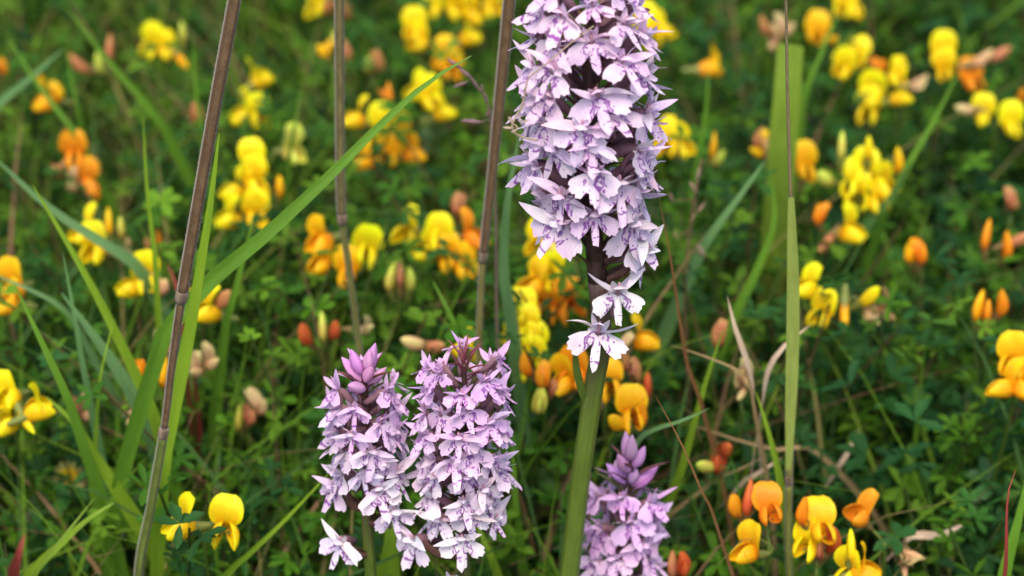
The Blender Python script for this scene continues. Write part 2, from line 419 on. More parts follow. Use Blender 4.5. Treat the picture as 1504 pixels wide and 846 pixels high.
def orchid(label, axis_px, Y, spike, size, n, tint_top, tint_low, radius, seed, buds=0, extra=(), stem_px=15, bud_col=(0.68, 0.37, 0.66), skip=None, lean=0.0, axis_low=None, spiky=0):
    """axis_px: picture points of the axis, top first; spike: (t0,t1) along the axis from the ground where florets sit"""
    r = random.Random(seed)
    P = [at_Y(x, y, Y + lean * i) for i, (x, y) in enumerate(axis_px)]
    low = P[-1]; g = Vector((low.x + (low.x - P[-2].x) * 0.4, low.y + 0.012, 0)); g.z = gz(g.x, g.y)
    base = Vector(g)
    line = spline(list(reversed(P + [Vector((low.x * 0.4 + g.x * 0.6, g.y - 0.002, low.z * 0.4)), g])), 60)
    rt = root('orchid_plant', base, label, 'orchid', 'spotted orchids')
    tz = [p.z for p in line]
    zs0 = at_Y(*spike[1], Y).z; zs1 = at_Y(*spike[0], Y).z
    pm = pxm(ray(0, 0).y and (Y / ray(752, axis_px[0][1]).y))
    rs = stem_px / pm
    def axis(z):
        for i in range(60):
            if line[i + 1].z >= z: return line[i].lerp(line[i + 1], (z - line[i].z) / max(1e-6, line[i + 1].z - line[i].z))
        return line[-1]
    loc = [p - base for p in line]
    k = max(i for i in range(61) if line[i].z <= (at_Y(*axis_low, Y).z if axis_low else zs0 + 0.002))
    sp = loc[:k + 1]; up = loc[k:]
    z_full = line[k].z
    obj('stem', mesh('stem', *tube(sp, lambda t: rs * (1.12 - 0.12 * t), 14)), M['ostem'], rt, None, (0.10, 0.155, 0.022))
    obj('flower_axis', mesh('flower_axis', *tube(up, lambda t: rs * (1.0 - 0.62 * t), 12)), M['bract'], rt, None, (0.085, 0.050, 0.040))
    for i in range(n):
        t = (i + 0.5) / n; z = zs0 + (zs1 - zs0) * t
        az = i * 2.39996 + seed + r.uniform(-0.25, 0.25)
        c = axis(z); el = math.radians(-4 + 34 * t ** 2 + r.uniform(-10, 12))
        o = Vector((math.cos(az), math.sin(az), 0))
        if skip and skip(t, o): continue
        d = (o * math.cos(el) + Vector((0, 0, math.sin(el)))).normalized()
        R = radius(t) * r.uniform(0.9, 1.1)
        sz = size * (1.0 - 0.22 * t ** 2) * r.uniform(0.9, 1.08)
        tint = tuple(a * (1 - t) + b * t for a, b in zip(tint_low, tint_top))
        is_bud = i >= n - buds
        if is_bud:
            q = (i - (n - buds)) / max(1, buds)
            d = (o * (1.1 - 0.85 * q) + Vector((0, 0, 0.55 + 0.75 * q))).normalized()
            p = c + o * rs * 0.5
            b = obj('bud', r.choice(BUDS), M['petal'], rt, place(frame(p, d) @ Matrix.Scale(size * r.uniform(1.0, 1.3), 4), base), tuple(v * r.uniform(0.9, 1.15) for v in bud_col))
        else:
            p = c + o * R + Vector((0, 0, 0.004 * t))
            add_floret(rt, base, p, d, sz, tint, r, roll=r.uniform(-0.3, 0.3))
        bl = size * r.uniform(1.15, 1.6)
        bo = (o + Vector((0, 0, 0.25 + 0.5 * t))).normalized()
        obj('bract', r.choice(BRACTS), M['bract'], rt, place(frame(c + o * rs * 0.4 - Vector((0, 0, size * 0.55)), Vector((o.x, o.y, 0))) @ Matrix.Scale(bl, 4), base),
            tuple(v * r.uniform(0.8, 1.25) for v in ((0.15, 0.055, 0.06) if r.random() < 0.7 else (0.13, 0.11, 0.03))))
    for i in range(spiky):      # young bracts standing up around the tip
        az = i * 2.39996; o = Vector((math.cos(az), math.sin(az), 0)); q = i / spiky
        d = (o * (1.0 - 0.7 * q) + Vector((0, 0, 0.7 + 0.5 * q))).normalized(); c = axis(zs1 - 0.004 + 0.006 * q)
        obj('bract', r.choice(BRACTS), M['bract'], rt, place(frame(c, o) @ Matrix.Rotation(-math.radians(r.uniform(-12, 8) + 38 * q), 4, 'Y') @ Matrix.Scale(size * r.uniform(1.1, 1.6), 4) @ Matrix.Scale(0.6, 4, (0, 1, 0)), base), (0.27, 0.075, 0.09))
    for (px, py, yaw, el, s, tc) in extra:
        # single florets lower on the spike, set apart; their ovary is drawn from the axis to the mouth
        p = at_Y(px, py, Y) ; az = math.radians(yaw - 90)
        o = Vector((math.cos(az), math.sin(az), 0))
        p = p + o * 0.009 * (1 if abs(yaw) < 60 else 0.3)
        d = o * math.cos(math.radians(el)) + Vector((0, 0, math.sin(math.radians(el))))
        fl = add_floret(rt, base, p, d, s, tc, r, roll=r.uniform(-0.2, 0.2), lip_ang=r.uniform(15, 30))
        c = axis(p.z - 0.010)
        st = spline([c - base, c.lerp(p, 0.5) - base + Vector((0, 0, -0.002)), p - base - d * 0.002], 8)
        obj('ovary', mesh('ovary', *tube(st, lambda t: 0.0009 + 0.0007 * math.sin(math.pi * t), 8)), M['bract'], rt, None, (0.16, 0.08, 0.06))
        obj('bract', r.choice(BRACTS), M['bract'], rt, place(frame(c, Vector((p.x - c.x, p.y - c.y, 0))) @ Matrix.Scale(0.016, 4), base), (0.10, 0.055, 0.04))
    return rt, base, axis, rs

pale = (0.83, 0.65, 0.81); white = (0.84, 0.79, 0.85); lilac = (0.75, 0.48, 0.75); lilac2 = (0.71, 0.43, 0.72)
tall, tbase, taxis, trs = orchid('tallest spotted orchid, large pale lilac spike on a long bare green stem',
    [(866, -25), (866, 100), (868, 250), (874, 370), (884, 490), (872, 570), (853, 700), (836, 846), (826, 930)], 0.69,
    ((866, -18), (871, 318)), 0.0101, 66, pale, (0.81, 0.69, 0.83), lambda t: 0.0140 + 0.003 * math.sin(math.pi * min(1, t * 1.1)) - 0.004 * max(0, t - 0.75) * 4, 3,
    extra=[(925, 345, 70, 5, 0.0110, white), (897, 408, 12, 8, 0.0108, white), (884, 466, -8, 14, 0.0112, white), (932, 372, 75, -12, 0.0100, white)], stem_px=16, axis_low=(880, 400))
orchid('short spotted orchid with lilac buds at its tip, near the thick brown grass stalk',
    [(534, 530), (537, 600), (541, 700), (540, 780), (545, 860)], 0.680, ((534, 540), (541, 700)), 0.0080, 38, lilac2, white,
    lambda t: 0.0092 - 0.002 * max(0, t - 0.7) * 3, 5, buds=7, stem_px=9,
    extra=[(562, 730, 25, 5, 0.0090, white), (520, 775, -25, 5, 0.0088, white), (505, 712, -60, -5, 0.0080, pale)])
orchid('short broad spotted orchid, reddish bracts in its flat open top, between two lilac spikes',
    [(682, 535), (682, 620), (682, 700), (680, 790), (684, 870)], 0.675, ((682, 540), (681, 765)), 0.0081, 54, lilac, white,
    lambda t: 0.0100 + 0.0015 * math.sin(math.pi * t) , 11, buds=0, stem_px=9, spiky=14,
    extra=[(672, 832, -10, 10, 0.0092, white), (640, 778, -50, 0, 0.0090, white)])
orchid('small spotted orchid with upright pink buds, at the foot of the tall bare stem',
    [(929, 655), (925, 700), (918, 760), (916, 830), (914, 900)], 0.712, ((929, 668), (916, 850)), 0.0090, 30, lilac2, pale,
    lambda t: 0.0098 - 0.003 * max(0, t - 0.6) * 2.5, 23, buds=8, stem_px=9)
for px_, py_, yw, ln in ((864, 398, -55, 0.017), (880, 398, 60, 0.019), (868, 372, -100, 0.016), (880, 365, 85, 0.015), (872, 385, 0, 0.012), (862, 350, -70, 0.019), (884, 425, 50, 0.012)):
    az = math.radians(yw - 90); o_ = Vector((math.cos(az), math.sin(az), 0)); c_ = taxis(at_Y(px_, py_, 0.69).z) + o_ * trs * 0.6
    obj('bract', BRACTS[int(px_) % 5], M['bract'], tall, Matrix.Translation(-tbase) @ frame(c_, o_) @ Matrix.Rotation(-0.25, 4, 'Y') @ Matrix.Scale(ln, 4) @ Matrix.Scale(1.6, 4, (0, 1, 0)), (0.11, 0.06, 0.04))
# narrow leaf clasping the bare stem of the tall orchid
lp = [at_Y(845, 503, 0.684), at_Y(846, 535, 0.684), at_Y(852, 565, 0.686), at_Y(859, 590, 0.688), at_Y(862, 606, 0.69)]
obj('stem_leaf', mesh('stem_leaf', *ribbon([p - tbase for p in spline(lp, 14)], lambda s: 0.0022 * math.sin(math.pi * (0.1 + 0.8 * s)) + 0.0003, view=Vector((0, -0.87, 0.5)), seed=2)), M['green'], tall, None, (0.13, 0.20, 0.03))

# ------------------------------------------------------------------ grass blades and stalks
GREEN = dict(g=(0.115, 0.245, 0.022), b=(0.13, 0.26, 0.09), l=(0.20, 0.33, 0.022), d=(0.045, 0.11, 0.022), t=(0.30, 0.22, 0.10), p=(0.52, 0.42, 0.30),
             o=(0.20, 0.095, 0.03), r=(0.32, 0.055, 0.045), y=(0.18, 0.28, 0.03))
def blade(label, pts, w, code, z=0.155, Y=None, group='grass blades', twist=0.35, square=False, seed=0, fold=0.25, cat='grass', name='grass_plant', base_off=0.03):
    """pts: picture points, tip first; the last one is where the blade goes down among the leaves"""
    if Y is None: Y = at_Z(pts[-1][0], pts[-1][1], z).y
    P = [at_Y(x, y, Y - 0.004 * math.sin(3.1 * i / max(1, len(pts) - 1))) for i, (x, y) in enumerate(pts)]
    a, b = P[-1], P[-2]; dz = max(0.02, a.z)
    sx = max(-0.05, min(0.05, (a.x - b.x) / max(0.004, b.z - a.z) * dz * 0.45)) if b.z > a.z else 0.02
    g = Vector((a.x + sx, Y + base_off, 0)); g.z = gz(g.x, g.y)
    m1 = a.lerp(g, 0.45) + Vector((sx * 0.2, 0.002, 0.004))
    line = spline(P + [m1, g], 34)
    wm = 1.12 * w / pxm(Y / ray(752, pts[len(pts) // 2][1]).y)
    if square: prof = lambda s: wm * (0.85 + 0.15 * min(1, s * 3)) * (1 - 0.5 * max(0, s - 0.6))
    elif code == 'p': prof = lambda s: wm * (0.95 * math.sin(math.pi * min(1, s / 0.20)) ** 0.9 + 0.24 * min(1, s * 4))
    else: prof = lambda s: wm * (0.05 + 0.95 * min(1, s * 2.6) ** 0.7) * (1 - 0.55 * max(0, s - 0.55))
    base = Vector(g)
    c = GREEN[code]; r = random.Random(seed + int(pts[0][0] * 3 + pts[0][1])); k = r.uniform(0.88, 1.12)
    V, F, U = ribbon([p - base for p in line], prof, view=(CAM - P[len(P) // 2]).normalized(), fold=fold, twist=twist, seed=seed + int(pts[0][0]))
    o = obj(name, mesh(name, V, F, U), M['dry'] if code in 'tpo' else M['blade'], None, Matrix.Translation(base), tuple(v * k * 1.3 for v in c))
    o['label'] = label; o['category'] = cat
    if group: o['group'] = group
    return o
B = blade
B('long green grass blade slanting up across the thick brown stalk to a fine tip', [(692, 82), (630, 120), (560, 182), (480, 262), (390, 345), (310, 412), (250, 480), (232, 520)], 23, 'g', Y=0.735)
B('pale blue-green grass blade leaning out over orange trefoil buds', [(92, 72), (42, 116), (0, 150), (-40, 200)], 21, 'b')
B('thin grass blade crossing under the pale blue-green blade', [(8, 50), (60, 130), (110, 195), (128, 225)], 13, 'g')
B('green grass blade sloping past the pale trefoil bud and bright yellow pair', [(95, 8), (160, 90), (225, 165), (255, 215)], 16, 'g')
B('slim upright grass blade rising beside the small orange-pink bud', [(96, 70), (112, 150), (122, 200)], 10, 'g')
B('slim bright green upright blade standing over a red leaf tip', [(210, 170), (216, 280), (228, 380), (231, 440)], 10, 'l', Y=0.80)
B('broad pale grass blade arching down to a withered cream trefoil', [(-15, 225), (70, 303), (140, 350), (195, 385), (225, 430)], 20, 'b')
B('bright long grass blade bending down to the foot of the thick brown stalk', [(48, 272), (95, 350), (140, 430), (180, 510), (222, 600), (240, 660)], 17, 'l', Y=0.76)
B('pale grass blade drooping over a golden trefoil', [(-20, 398), (50, 428), (92, 452), (118, 490)], 13, 'b')
B('wide dull blue-green grass blade leaning beside the bright long blade', [(90, 430), (150, 510), (190, 570), (225, 640), (236, 680)], 29, 'b', Y=0.775)
B('straight mid-green blade below the drooping pale blade', [(22, 418), (60, 500), (95, 575), (118, 640)], 18, 'g')
B('faint narrow upright grass blade beside the wide blue-green one', [(92, 370), (105, 440), (115, 500), (130, 580)], 12, 'b')
B('very narrow light blade rising among blue-green grass', [(168, 470), (152, 530), (143, 600)], 8, 'l')
B('bright green sheath blade hugging the thick brown stalk', [(322, 195), (309, 300), (298, 370), (285, 450), (268, 540), (246, 640), (238, 700)], 22, 'l', Y=0.72)
B('broad bright green blade arching above the daisy', [(68, 583), (110, 622), (148, 682), (188, 745), (222, 800)], 25, 'l', Y=0.75)
B('glossy blade leaning over the red leaf tip', [(168, 738), (130, 762), (90, 798), (40, 850)], 19, 'l', z=0.11)
B('yellow-tipped narrow blade crossing the glossy leaning blade', [(140, 730), (92, 790), (60, 830), (40, 870)], 10, 'y', z=0.11)
B('green upright blade rising close by the daisy', [(122, 640), (138, 740), (152, 850)], 16, 'g', Y=0.77)
B('faint green blade standing between thick stalk and paired yellow trefoil', [(276, 610), (288, 690), (294, 740)], 15, 'g', Y=0.84)
B('blue-green blade reaching toward the short orchid with buds', [(470, 662), (420, 698), (372, 726), (352, 748)], 20, 'b', Y=0.82)
B('thin bright blade slanting down below the paired yellow trefoil', [(488, 690), (420, 762), (370, 810), (322, 856)], 11, 'l', z=0.11)
B('thin green blade between the bright yellow trefoil pair and thick brown stalk', [(283, 50), (290, 150), (302, 235)], 10, 'g')
B('dark green blade behind the rounded yellow trefoil trio', [(372, 320), (352, 400), (336, 460), (330, 490)], 17, 'g')
B('soft blue-green blade standing close behind the spike of the tall orchid', [(764, 190), (745, 300), (740, 400), (752, 480)], 20, 'b', Y=0.80)
B('short broad pointed blade growing at the foot of the slender brown stalk', [(636, 413), (655, 450), (678, 498), (690, 540)], 21, 'g')
B('wide blunt-ended pale green blade behind the thin pale stalk', [(1161, 66), (1156, 140), (1150, 210), (1146, 270)], 40, 'y', square=True)
B('green blade leaning against the wide blunt-ended one', [(1232, 20), (1200, 92), (1182, 140), (1172, 215)], 17, 'g')
B('blue-green blade sloping away from withered trefoil buds', [(1124, 236), (1085, 290), (1048, 340), (1020, 390)], 20, 'b')
B('green kinked grass blade beside the thin pale stalk', [(1132, 250), (1137, 325), (1118, 383), (1088, 445), (1060, 510)], 17, 'g', Y=0.86)
B('green blade rising to the golden and pink-budded trefoil head', [(1408, 106), (1370, 180), (1335, 240), (1305, 300), (1290, 340)], 13, 'g', Y=0.93)
B('broad dull blade sloping below the largest yellow trefoil head', [(1338, 238), (1310, 288), (1280, 322), (1240, 362), (1215, 400)], 23, 'd', Y=0.92)
B('thin rust-coloured grass stem passing beside the lowest orchid florets', [(968, 290), (985, 380), (1000, 480), (1012, 545), (1032, 600)], 6, 'o', twist=0)
B('bright green blade crossing rust-coloured stems beside the small orchid', [(1062, 485), (1040, 550), (1020, 620), (1000, 692), (985, 730)], 14, 'l', Y=0.77)
B('thin rusty straw leaning across the bright green blade', [(962, 580), (1000, 650), (1030, 720), (1052, 770)], 5, 'o', twist=0)
B('light green blade beside the red-orange trefoil head', [(1110, 575), (1130, 638), (1145, 703), (1158, 795), (1160, 850)], 15, 'l', Y=0.74)
B('grey-brown fallen straw lying over dark leaves', [(1012, 622), (1080, 645), (1140, 660), (1205, 668)], 8, 't', twist=0, z=0.12)
B('tan straw propped under the fallen one', [(1128, 668), (1085, 690), (1040, 713)], 7, 't', twist=0, z=0.11)
B('pinkish straw leaning on the light green blade', [(1150, 672), (1110, 697), (1085, 715)], 6, 'p', twist=0, z=0.11)
B('pinkish dry grass tip standing above the red-orange trefoil', [(1262, 630), (1243, 668), (1215, 712), (1204, 745)], 7, 'p', Y=0.80)
B('white dry curled leaf on dark clover', [(1418, 768), (1382, 786), (1345, 786), (1325, 800)], 11, 'p', z=0.10)
B('straw-coloured stem joined to the dry seed tip', [(985, 507), (1040, 525), (1095, 552), (1108, 600)], 7, 't', twist=0)
B('pale dry grass tip spread wide from a seed tip', [(1192, 476), (1150, 510), (1128, 545), (1120, 590)], 7, 'p')
B('pale dry seed tip, pink at its base', [(1068, 434), (1080, 482), (1100, 540), (1108, 590)], 7, 'p')
B('green blade close beside the short broad orchid', [(752, 650), (758, 740), (770, 850)], 14, 'g', Y=0.76)
B('broad bright blade growing under the short broad orchid', [(700, 770), (722, 820), (738, 870)], 24, 'l', Y=0.74)
B('widest bright green blade standing between the two short orchid spikes', [(572, 755), (574, 790), (572, 830), (566, 880)], 52, 'l', Y=0.725, cat='grass')
B('brown-red stem at the edge of dark clover', [(1492, 690), (1480, 730), (1478, 810), (1474, 860)], 9, 'r', twist=0)
B('wide green blade beside the brown-red stem', [(1512, 690), (1494, 770), (1476, 840), (1470, 890)], 24, 'g', z=0.11)
B('blue-green blade low behind the small orchid', [(1042, 600), (1000, 618), (951, 635), (930, 660)], 15, 'b')
B('red pointed leaf tip beside the thick brown stalk', [(246, 388), (256, 412), (266, 445), (270, 475)], 17, 'r')
B('dull red leaf low under the glossy blades', [(36, 785), (28, 812), (18, 850)], 32, 'r', z=0.10)
B('blue-green leaf blade crossing behind the thick brown stalk', [(290, 440), (262, 480), (232, 515), (222, 540)], 14, 'b', Y=0.78)
B('thin green blade beside the straight brown stalk, above the pale yellow bloom', [(444, 120), (432, 190), (424, 240)], 11, 'g')
B('green blade rising under the yellow trefoil beak', [(1040, 95), (1038, 150), (1028, 215), (1020, 260)], 11, 'g')

def stalk(label, pts, Y, widths, nodes, cols, hairy=0):
    """culm in pieces between its nodes"""
    P = [at_Y(x, y, Y) for x, y in pts]
    a, b = P[-1], P[-2]; g = Vector((a.x + (a.x - b.x) * 0.5, Y + 0.015, 0)); g.z = gz(g.x, g.y)
    base = Vector(g); line = spline(P + [a.lerp(g, 0.5), g], 80); pm = pxm(Y / ray(752, 400).y)
    rt = root('grass_stalk', base, label, 'grass', 'tall grass stalks')
    cut = [0]
    for ny in nodes:
        zz = at_Y(752, ny, Y).z; cut.append(min(range(81), key=lambda i: abs(line[i].z - zz)))
    cut.append(80)
    for k in range(len(cut) - 1):
        seg = [p - base for p in line[cut[k]:cut[k + 1] + 1]]
        w0, w1 = widths[k]
        obj('culm', mesh('culm', *tube(seg, lambda t: (w0 + (w1 - w0) * t) / 2 / pm, 12)), M['stalk'], rt, None, cols[k])
        if hairy:
            HV = []; HF = []; rr_ = random.Random(k)
            for _ in range(int(hairy * len(seg))):
                i = rr_.randrange(len(seg) - 1); f = rr_.random(); c = seg[i].lerp(seg[i + 1], f); tt = (seg[i + 1] - seg[i]).normalized()
                aa = rr_.uniform(0, 6.283); s1 = tt.cross(Vector((0.31, 0.95, 0.05))).normalized(); s2 = tt.cross(s1); e = s1 * math.cos(aa) + s2 * math.sin(aa)
                rad = (w0 + (w1 - w0) * (i + f) / (len(seg) - 1)) / 2 / pm; ln = rr_.uniform(0.0003, 0.0008); b0 = len(HV)
                HV += [c + e * rad * 0.95 - tt * 0.00006, c + e * rad * 0.95 + tt * 0.00006, c + e * (rad + ln) - tt * rr_.uniform(-0.0002, 0.0006)]; HF.append((b0, b0 + 1, b0 + 2))
            hp = obj('hairs', mesh('hairs', HV, HF, [(0, 0)] * len(HV), smooth=False), M['dry'], rt, None, (0.42, 0.37, 0.31)); hp['kind'] = 'stuff'
        if k:
            q = line[cut[k]] - base; d = (line[max(0, cut[k] - 1)] - line[cut[k]]).normalized()
            rr = max(widths[k][0], widths[k - 1][1]) / 2 / pm
            pts_ = [q + d * s for s in (-0.0022, -0.0011, 0, 0.0011, 0.0022)]
            obj('node', mesh('node', *tube(pts_, lambda t: rr * (0.98 + 0.14 * math.sin(math.pi * t)), 12)), M['stalk'], rt, None, (0.24, 0.18, 0.13))
    return rt
BR = (0.155, 0.098, 0.052); BR2 = (0.17, 0.15, 0.06); GN = (0.13, 0.18, 0.035); LG = (0.22, 0.25, 0.05)
stalk('thickest brown grass stalk, hairy and jointed, leaning', [(349, -25), (322, 120), (292, 290), (266, 440), (252, 540), (240, 636), (222, 740), (203, 860)], 0.70,
      [(20, 18), (14, 11), (15, 16)], [438, 634], [BR, (0.15, 0.095, 0.05), GN], hairy=36)
stalk('brown grass stalk dropping straight to the short budded orchid', [(498, -20), (499, 120), (501, 300), (512, 390), (524, 480), (532, 560)], 0.79,
      [(14, 14), (10, 9)], [325], [BR2, (0.17, 0.17, 0.04)], hairy=22)
stalk('slender brown grass stalk beside the tall orchid spike, pale joint halfway', [(750, -20), (735, 130), (722, 260), (710, 370), (706, 440), (704, 520)], 0.775,
      [(19, 13), (10, 10)], [370], [BR, (0.20, 0.19, 0.05)], hairy=26)
th = stalk('thin pale stalk with a flat folded leaf, standing free in dark clover', [(1154, -20), (1157, 150), (1162, 310), (1165, 420), (1163, 540), (1159, 700), (1157, 800), (1160, 870)], 0.735,
      [(4, 6), (10, 12), (12, 12)], [320, 703], [(0.30, 0.25, 0.11), (0.32, 0.32, 0.09), (0.24, 0.27, 0.06)])
tb = Vector(th.location)
sl = [at_Y(x, y, 0.728) for x, y in ((1162, 290), (1163, 340), (1165, 420), (1164, 520), (1161, 610), (1158, 690))]
obj('sheath_leaf', mesh('sheath_leaf', *ribbon([p - tb for p in spline(sl, 24)], lambda s: 0.0044 * math.sin(math.pi * (0.08 + 0.85 * s)) ** 0.6, view=Vector((0, -.87, .5)), fold=0.12, seed=4)), M['blade'], th, None, (0.36, 0.45, 0.10))

def spikelet_mesh(seed):
    r = random.Random(seed); n, s = 7, 7; V = []; F = []; U = []
    for i in range(n + 1):
        t = i / n; rad = 0.17 * math.sin(math.pi * (0.05 + 0.92 * t)) ** 0.8 * (1 + 0.2 * math.sin(t * 19))
        for k in range(s):
            a = 6.2832 * k / s; V.append((t, rad * math.cos(a), rad * math.sin(a) * 0.6)); U.append((k / s, t))
    for i in range(n):
        for k in range(s): F.append((i * s + k, i * s + (k + 1) % s, (i + 1) * s + (k + 1) % s, (i + 1) * s + k))
    return mesh('spikelet', V, F, U)
SPK = [spikelet_mesh(i) for i in range(3)]
def panicle(label, pts, Y, spk, col, scol, thick=1.6, rooted=True):
    P = [at_Y(x, y, Y) for x, y in pts]; a, b = P[-1], P[-2]
    g = Vector((a.x + (a.x - b.x) * 0.4, Y + 0.02, 0)); g.z = gz(g.x, g.y); base = Vector(g)
    pm = pxm(Y / ray(752, 300).y)
    rt = root('grass_panicle', base, label, 'grass', 'seeding grass heads')
    if not rooted: base = Vector(P[-1])
    rt.location = base
    line = spline(P + [a.lerp(g, 0.5), g] if rooted else P, 50)
    obj('stem', mesh('stem', *tube([p - base for p in line], lambda t: (thick + (1.5 if rooted else 0.6) * t) / pm, 7)), M['dry'], rt, None, col)
    for i, (x, y, ang, ln) in enumerate(spk):
        p = at_Y(x, y, Y - 0.003 * (i % 2)); q = min(line, key=lambda v: (v - p).length)
        c, s = math.cos(math.radians(ang)), math.sin(math.radians(ang))
        d = Vector((c, 0, s)); st = p - d * (ln / pm / 2)
        if (q - st).length > 0.0012:
            br = obj('branch', mesh('branch', *tube(spline([q - base, (q.lerp(st, .5) - base) + Vector((0, 0, 0.0006)), st - base], 6), 0.9 / pm, 5)), M['dry'], rt, None, col)
        obj('spikelet', SPK[i % 3], M['dry'], rt, place(frame(st, d) @ Matrix.Scale(ln / pm, 4), base), scol)
    return rt
panicle('purple-brown grass seed head beside the slender brown stalk', [(658, 86), (680, 104), (700, 126), (716, 150), (722, 190), (728, 300), (730, 480), (734, 560)], 0.79,
        [(668, 94, 145, 26), (684, 108, 140, 24), (697, 122, 120, 22), (676, 124, 200, 22), (714, 145, 100, 20), (692, 178, 175, 30), (718, 166, 60, 16), (708, 130, 95, 16)], (0.22, 0.15, 0.12), (0.23, 0.14, 0.16))
panicle('brown seed head peeping out at the top of the tall orchid', [(945, 14), (930, 12), (912, 8), (900, -10), (885, -30)], 0.715,
        [(932, 13, 175, 44), (915, 9, 170, 20)], (0.18, 0.11, 0.07), (0.17, 0.10, 0.08))
panicle('pale tan grass wisp caught on the tall orchid spike', [(872, 38), (840, 62), (795, 100), (776, 116), (768, 150), (752, 186), (764, 200), (790, 206)], 0.672,
        [(771, 130, 250, 12), (766, 160, 240, 12), (750, 178, 300, 14), (756, 192, 220, 12), (748, 188, 185, 16), (772, 178, 30, 14), (744, 187, 180, 12)], (0.52, 0.43, 0.29), (0.50, 0.42, 0.31), 0.9, False)
panicle('rusty grass seed head with pale spikelets beside the tall orchid', [(1030, 235), (1020, 290), (1010, 370), (1006, 440), (1008, 520), (1012, 580)], 0.85,
        [(1026, 255, 80, 26), (1018, 275, 120, 22), (986, 290, 110, 16), (1030, 305, 60, 20), (1030, 368, 120, 26), (992, 345, 100, 14), (1018, 320, 70, 18)], (0.17, 0.09, 0.04), (0.36, 0.24, 0.18))

# ------------------------------------------------------------------ trefoil
def std_mesh(seed):
    r = random.Random(seed)
    def prof(t):
        if t < 0.22: return 0.20 + 0.25 * t
        u = (t - 0.22) / 0.78; return 0.25 + 0.75 * math.sin(math.pi * (0.03 + 0.93 * u)) ** 0.55 if u < 0.985 else 0.42
    nar = (1.0, 0.95, 1.04, 0.72, 0.86, 0.6, 1.0, 0.8)[seed % 8]
    return mesh('standard', *petal(r.uniform(0.0140, 0.0158), 0.0116 * nar, prof, r.uniform(5, 30), r.uniform(85, 140), cup=r.uniform(-0.5, -0.05) if nar < 0.9 else r.uniform(-0.3, 0.15), nl=13, nw=8, wave=0.03, seed=seed))
STD = [std_mesh(i) for i in range(8)]
WSTD = [mesh('standard', *petal(0.0105, 0.0062, lambda t: 0.25 + 0.7 * math.sin(math.pi * (0.1 + 0.8 * t)), 20 * i, 60 + 25 * i, cup=-0.7, nl=9, nw=6, wave=0.10, seed=70 + i)) for i in range(4)]
def wing_mesh(sgn, seed):
    r = random.Random(seed); V = []; F = []; U = []; nl, nw = 9, 7
    for i in range(nl + 1):
        t = i / nl; x = 0.0005 + 0.0112 * t
        h = 0.0036 * math.sin(math.pi * (0.10 + 0.88 * t ** 0.9)) ** 0.6; zc = 0.0008 + 0.0012 * math.sin(math.pi * t) + 0.0006 * t
        b = 0.0030 * math.sin(math.pi * (0.06 + 0.92 * t)) ** 0.7
        for j in range(nw + 1):
            a = math.pi * (j / nw) ; y = sgn * (b * math.sin(a) + 0.00008)
            V.append((x, y, zc + h * math.cos(a))); U.append((j / nw, t))
    for i in range(nl):
        for j in range(nw): a = i * (nw + 1) + j; F.append((a, a + 1, a + nw + 2, a + nw + 1))
    return mesh('wing', V, F, U)
WING = {s: wing_mesh(s, 3) for s in (-1, 1)}
def calyx_mesh():
    V, F, U = tube(spline([(-0.0062, 0, -0.0002), (-0.005, 0, -0.0001), (-0.002, 0, 0), (0.0008, 0, 0.0003)], 8), lambda t: 0.0006 + 0.0014 * t ** 0.7, 10, cap=False)
    n = len(V)
    for k in range(5):
        a0 = 6.2832 * k / 5; a1 = a0 + 0.9; am = a0 + 0.45
        o = len(V)
        V += [Vector((0.0006, 0.0020 * math.cos(a0), 0.0003 + 0.0020 * math.sin(a0))), Vector((0.0006, 0.0020 * math.cos(a1), 0.0003 + 0.0020 * math.sin(a1))), Vector((0.0040, 0.0026 * math.cos(am), 0.0006 + 0.0026 * math.sin(am)))]
        U += [(0, 0), (1, 0), (.5, 1)]; F.append((o, o + 1, o + 2))
    return mesh('flower', V, F, U)
CALYX = calyx_mesh()
def tbud_mesh(seed):
    r = random.Random(seed); n, s = 9, 9; V = []; F = []; U = []; up = r.uniform(0.1, 0.5)
    for i in range(n + 1):
        t = i / n; ry = 0.0017 * math.sin(math.pi * (0.12 + 0.86 * t)) ** 0.6; rz = 0.0029 * math.sin(math.pi * (0.10 + 0.88 * t ** 1.2)) ** 0.7
        for k in range(s):
            a = 6.2832 * k / s; V.append((0.0115 * t, ry * math.cos(a), rz * math.sin(a) + up * 0.012 * t * t)); U.append((k / s, t))
    for i in range(n):
        for k in range(s): F.append((i * s + k, i * s + (k + 1) % s, (i + 1) * s + (k + 1) % s, (i + 1) * s + k))
    return mesh('folded_petal', V, F, U)
TBUD = [tbud_mesh(i) for i in range(4)]
LEAFLET = [mesh('leaflet', *petal(0.0095, 0.0056, lambda t: math.sin(math.pi * (0.04 + 0.92 * t ** 0.8)) ** 0.7, a, b, cup=c, nl=5, nw=2, seed=i)) for i, (a, b, c) in enumerate(((10, -20, .4), (0, 10, .5), (20, -40, .3)))]
PET = dict(Y=(0.86, 0.63, 0.008), G=(0.88, 0.45, 0.008), O=(0.82, 0.27, 0.012), R=(0.60, 0.11, 0.035), P=(0.68, 0.44, 0.24), B=(0.36, 0.19, 0.08), L=(0.62, 0.58, 0.10), S=(0.55, 0.21, 0.10))

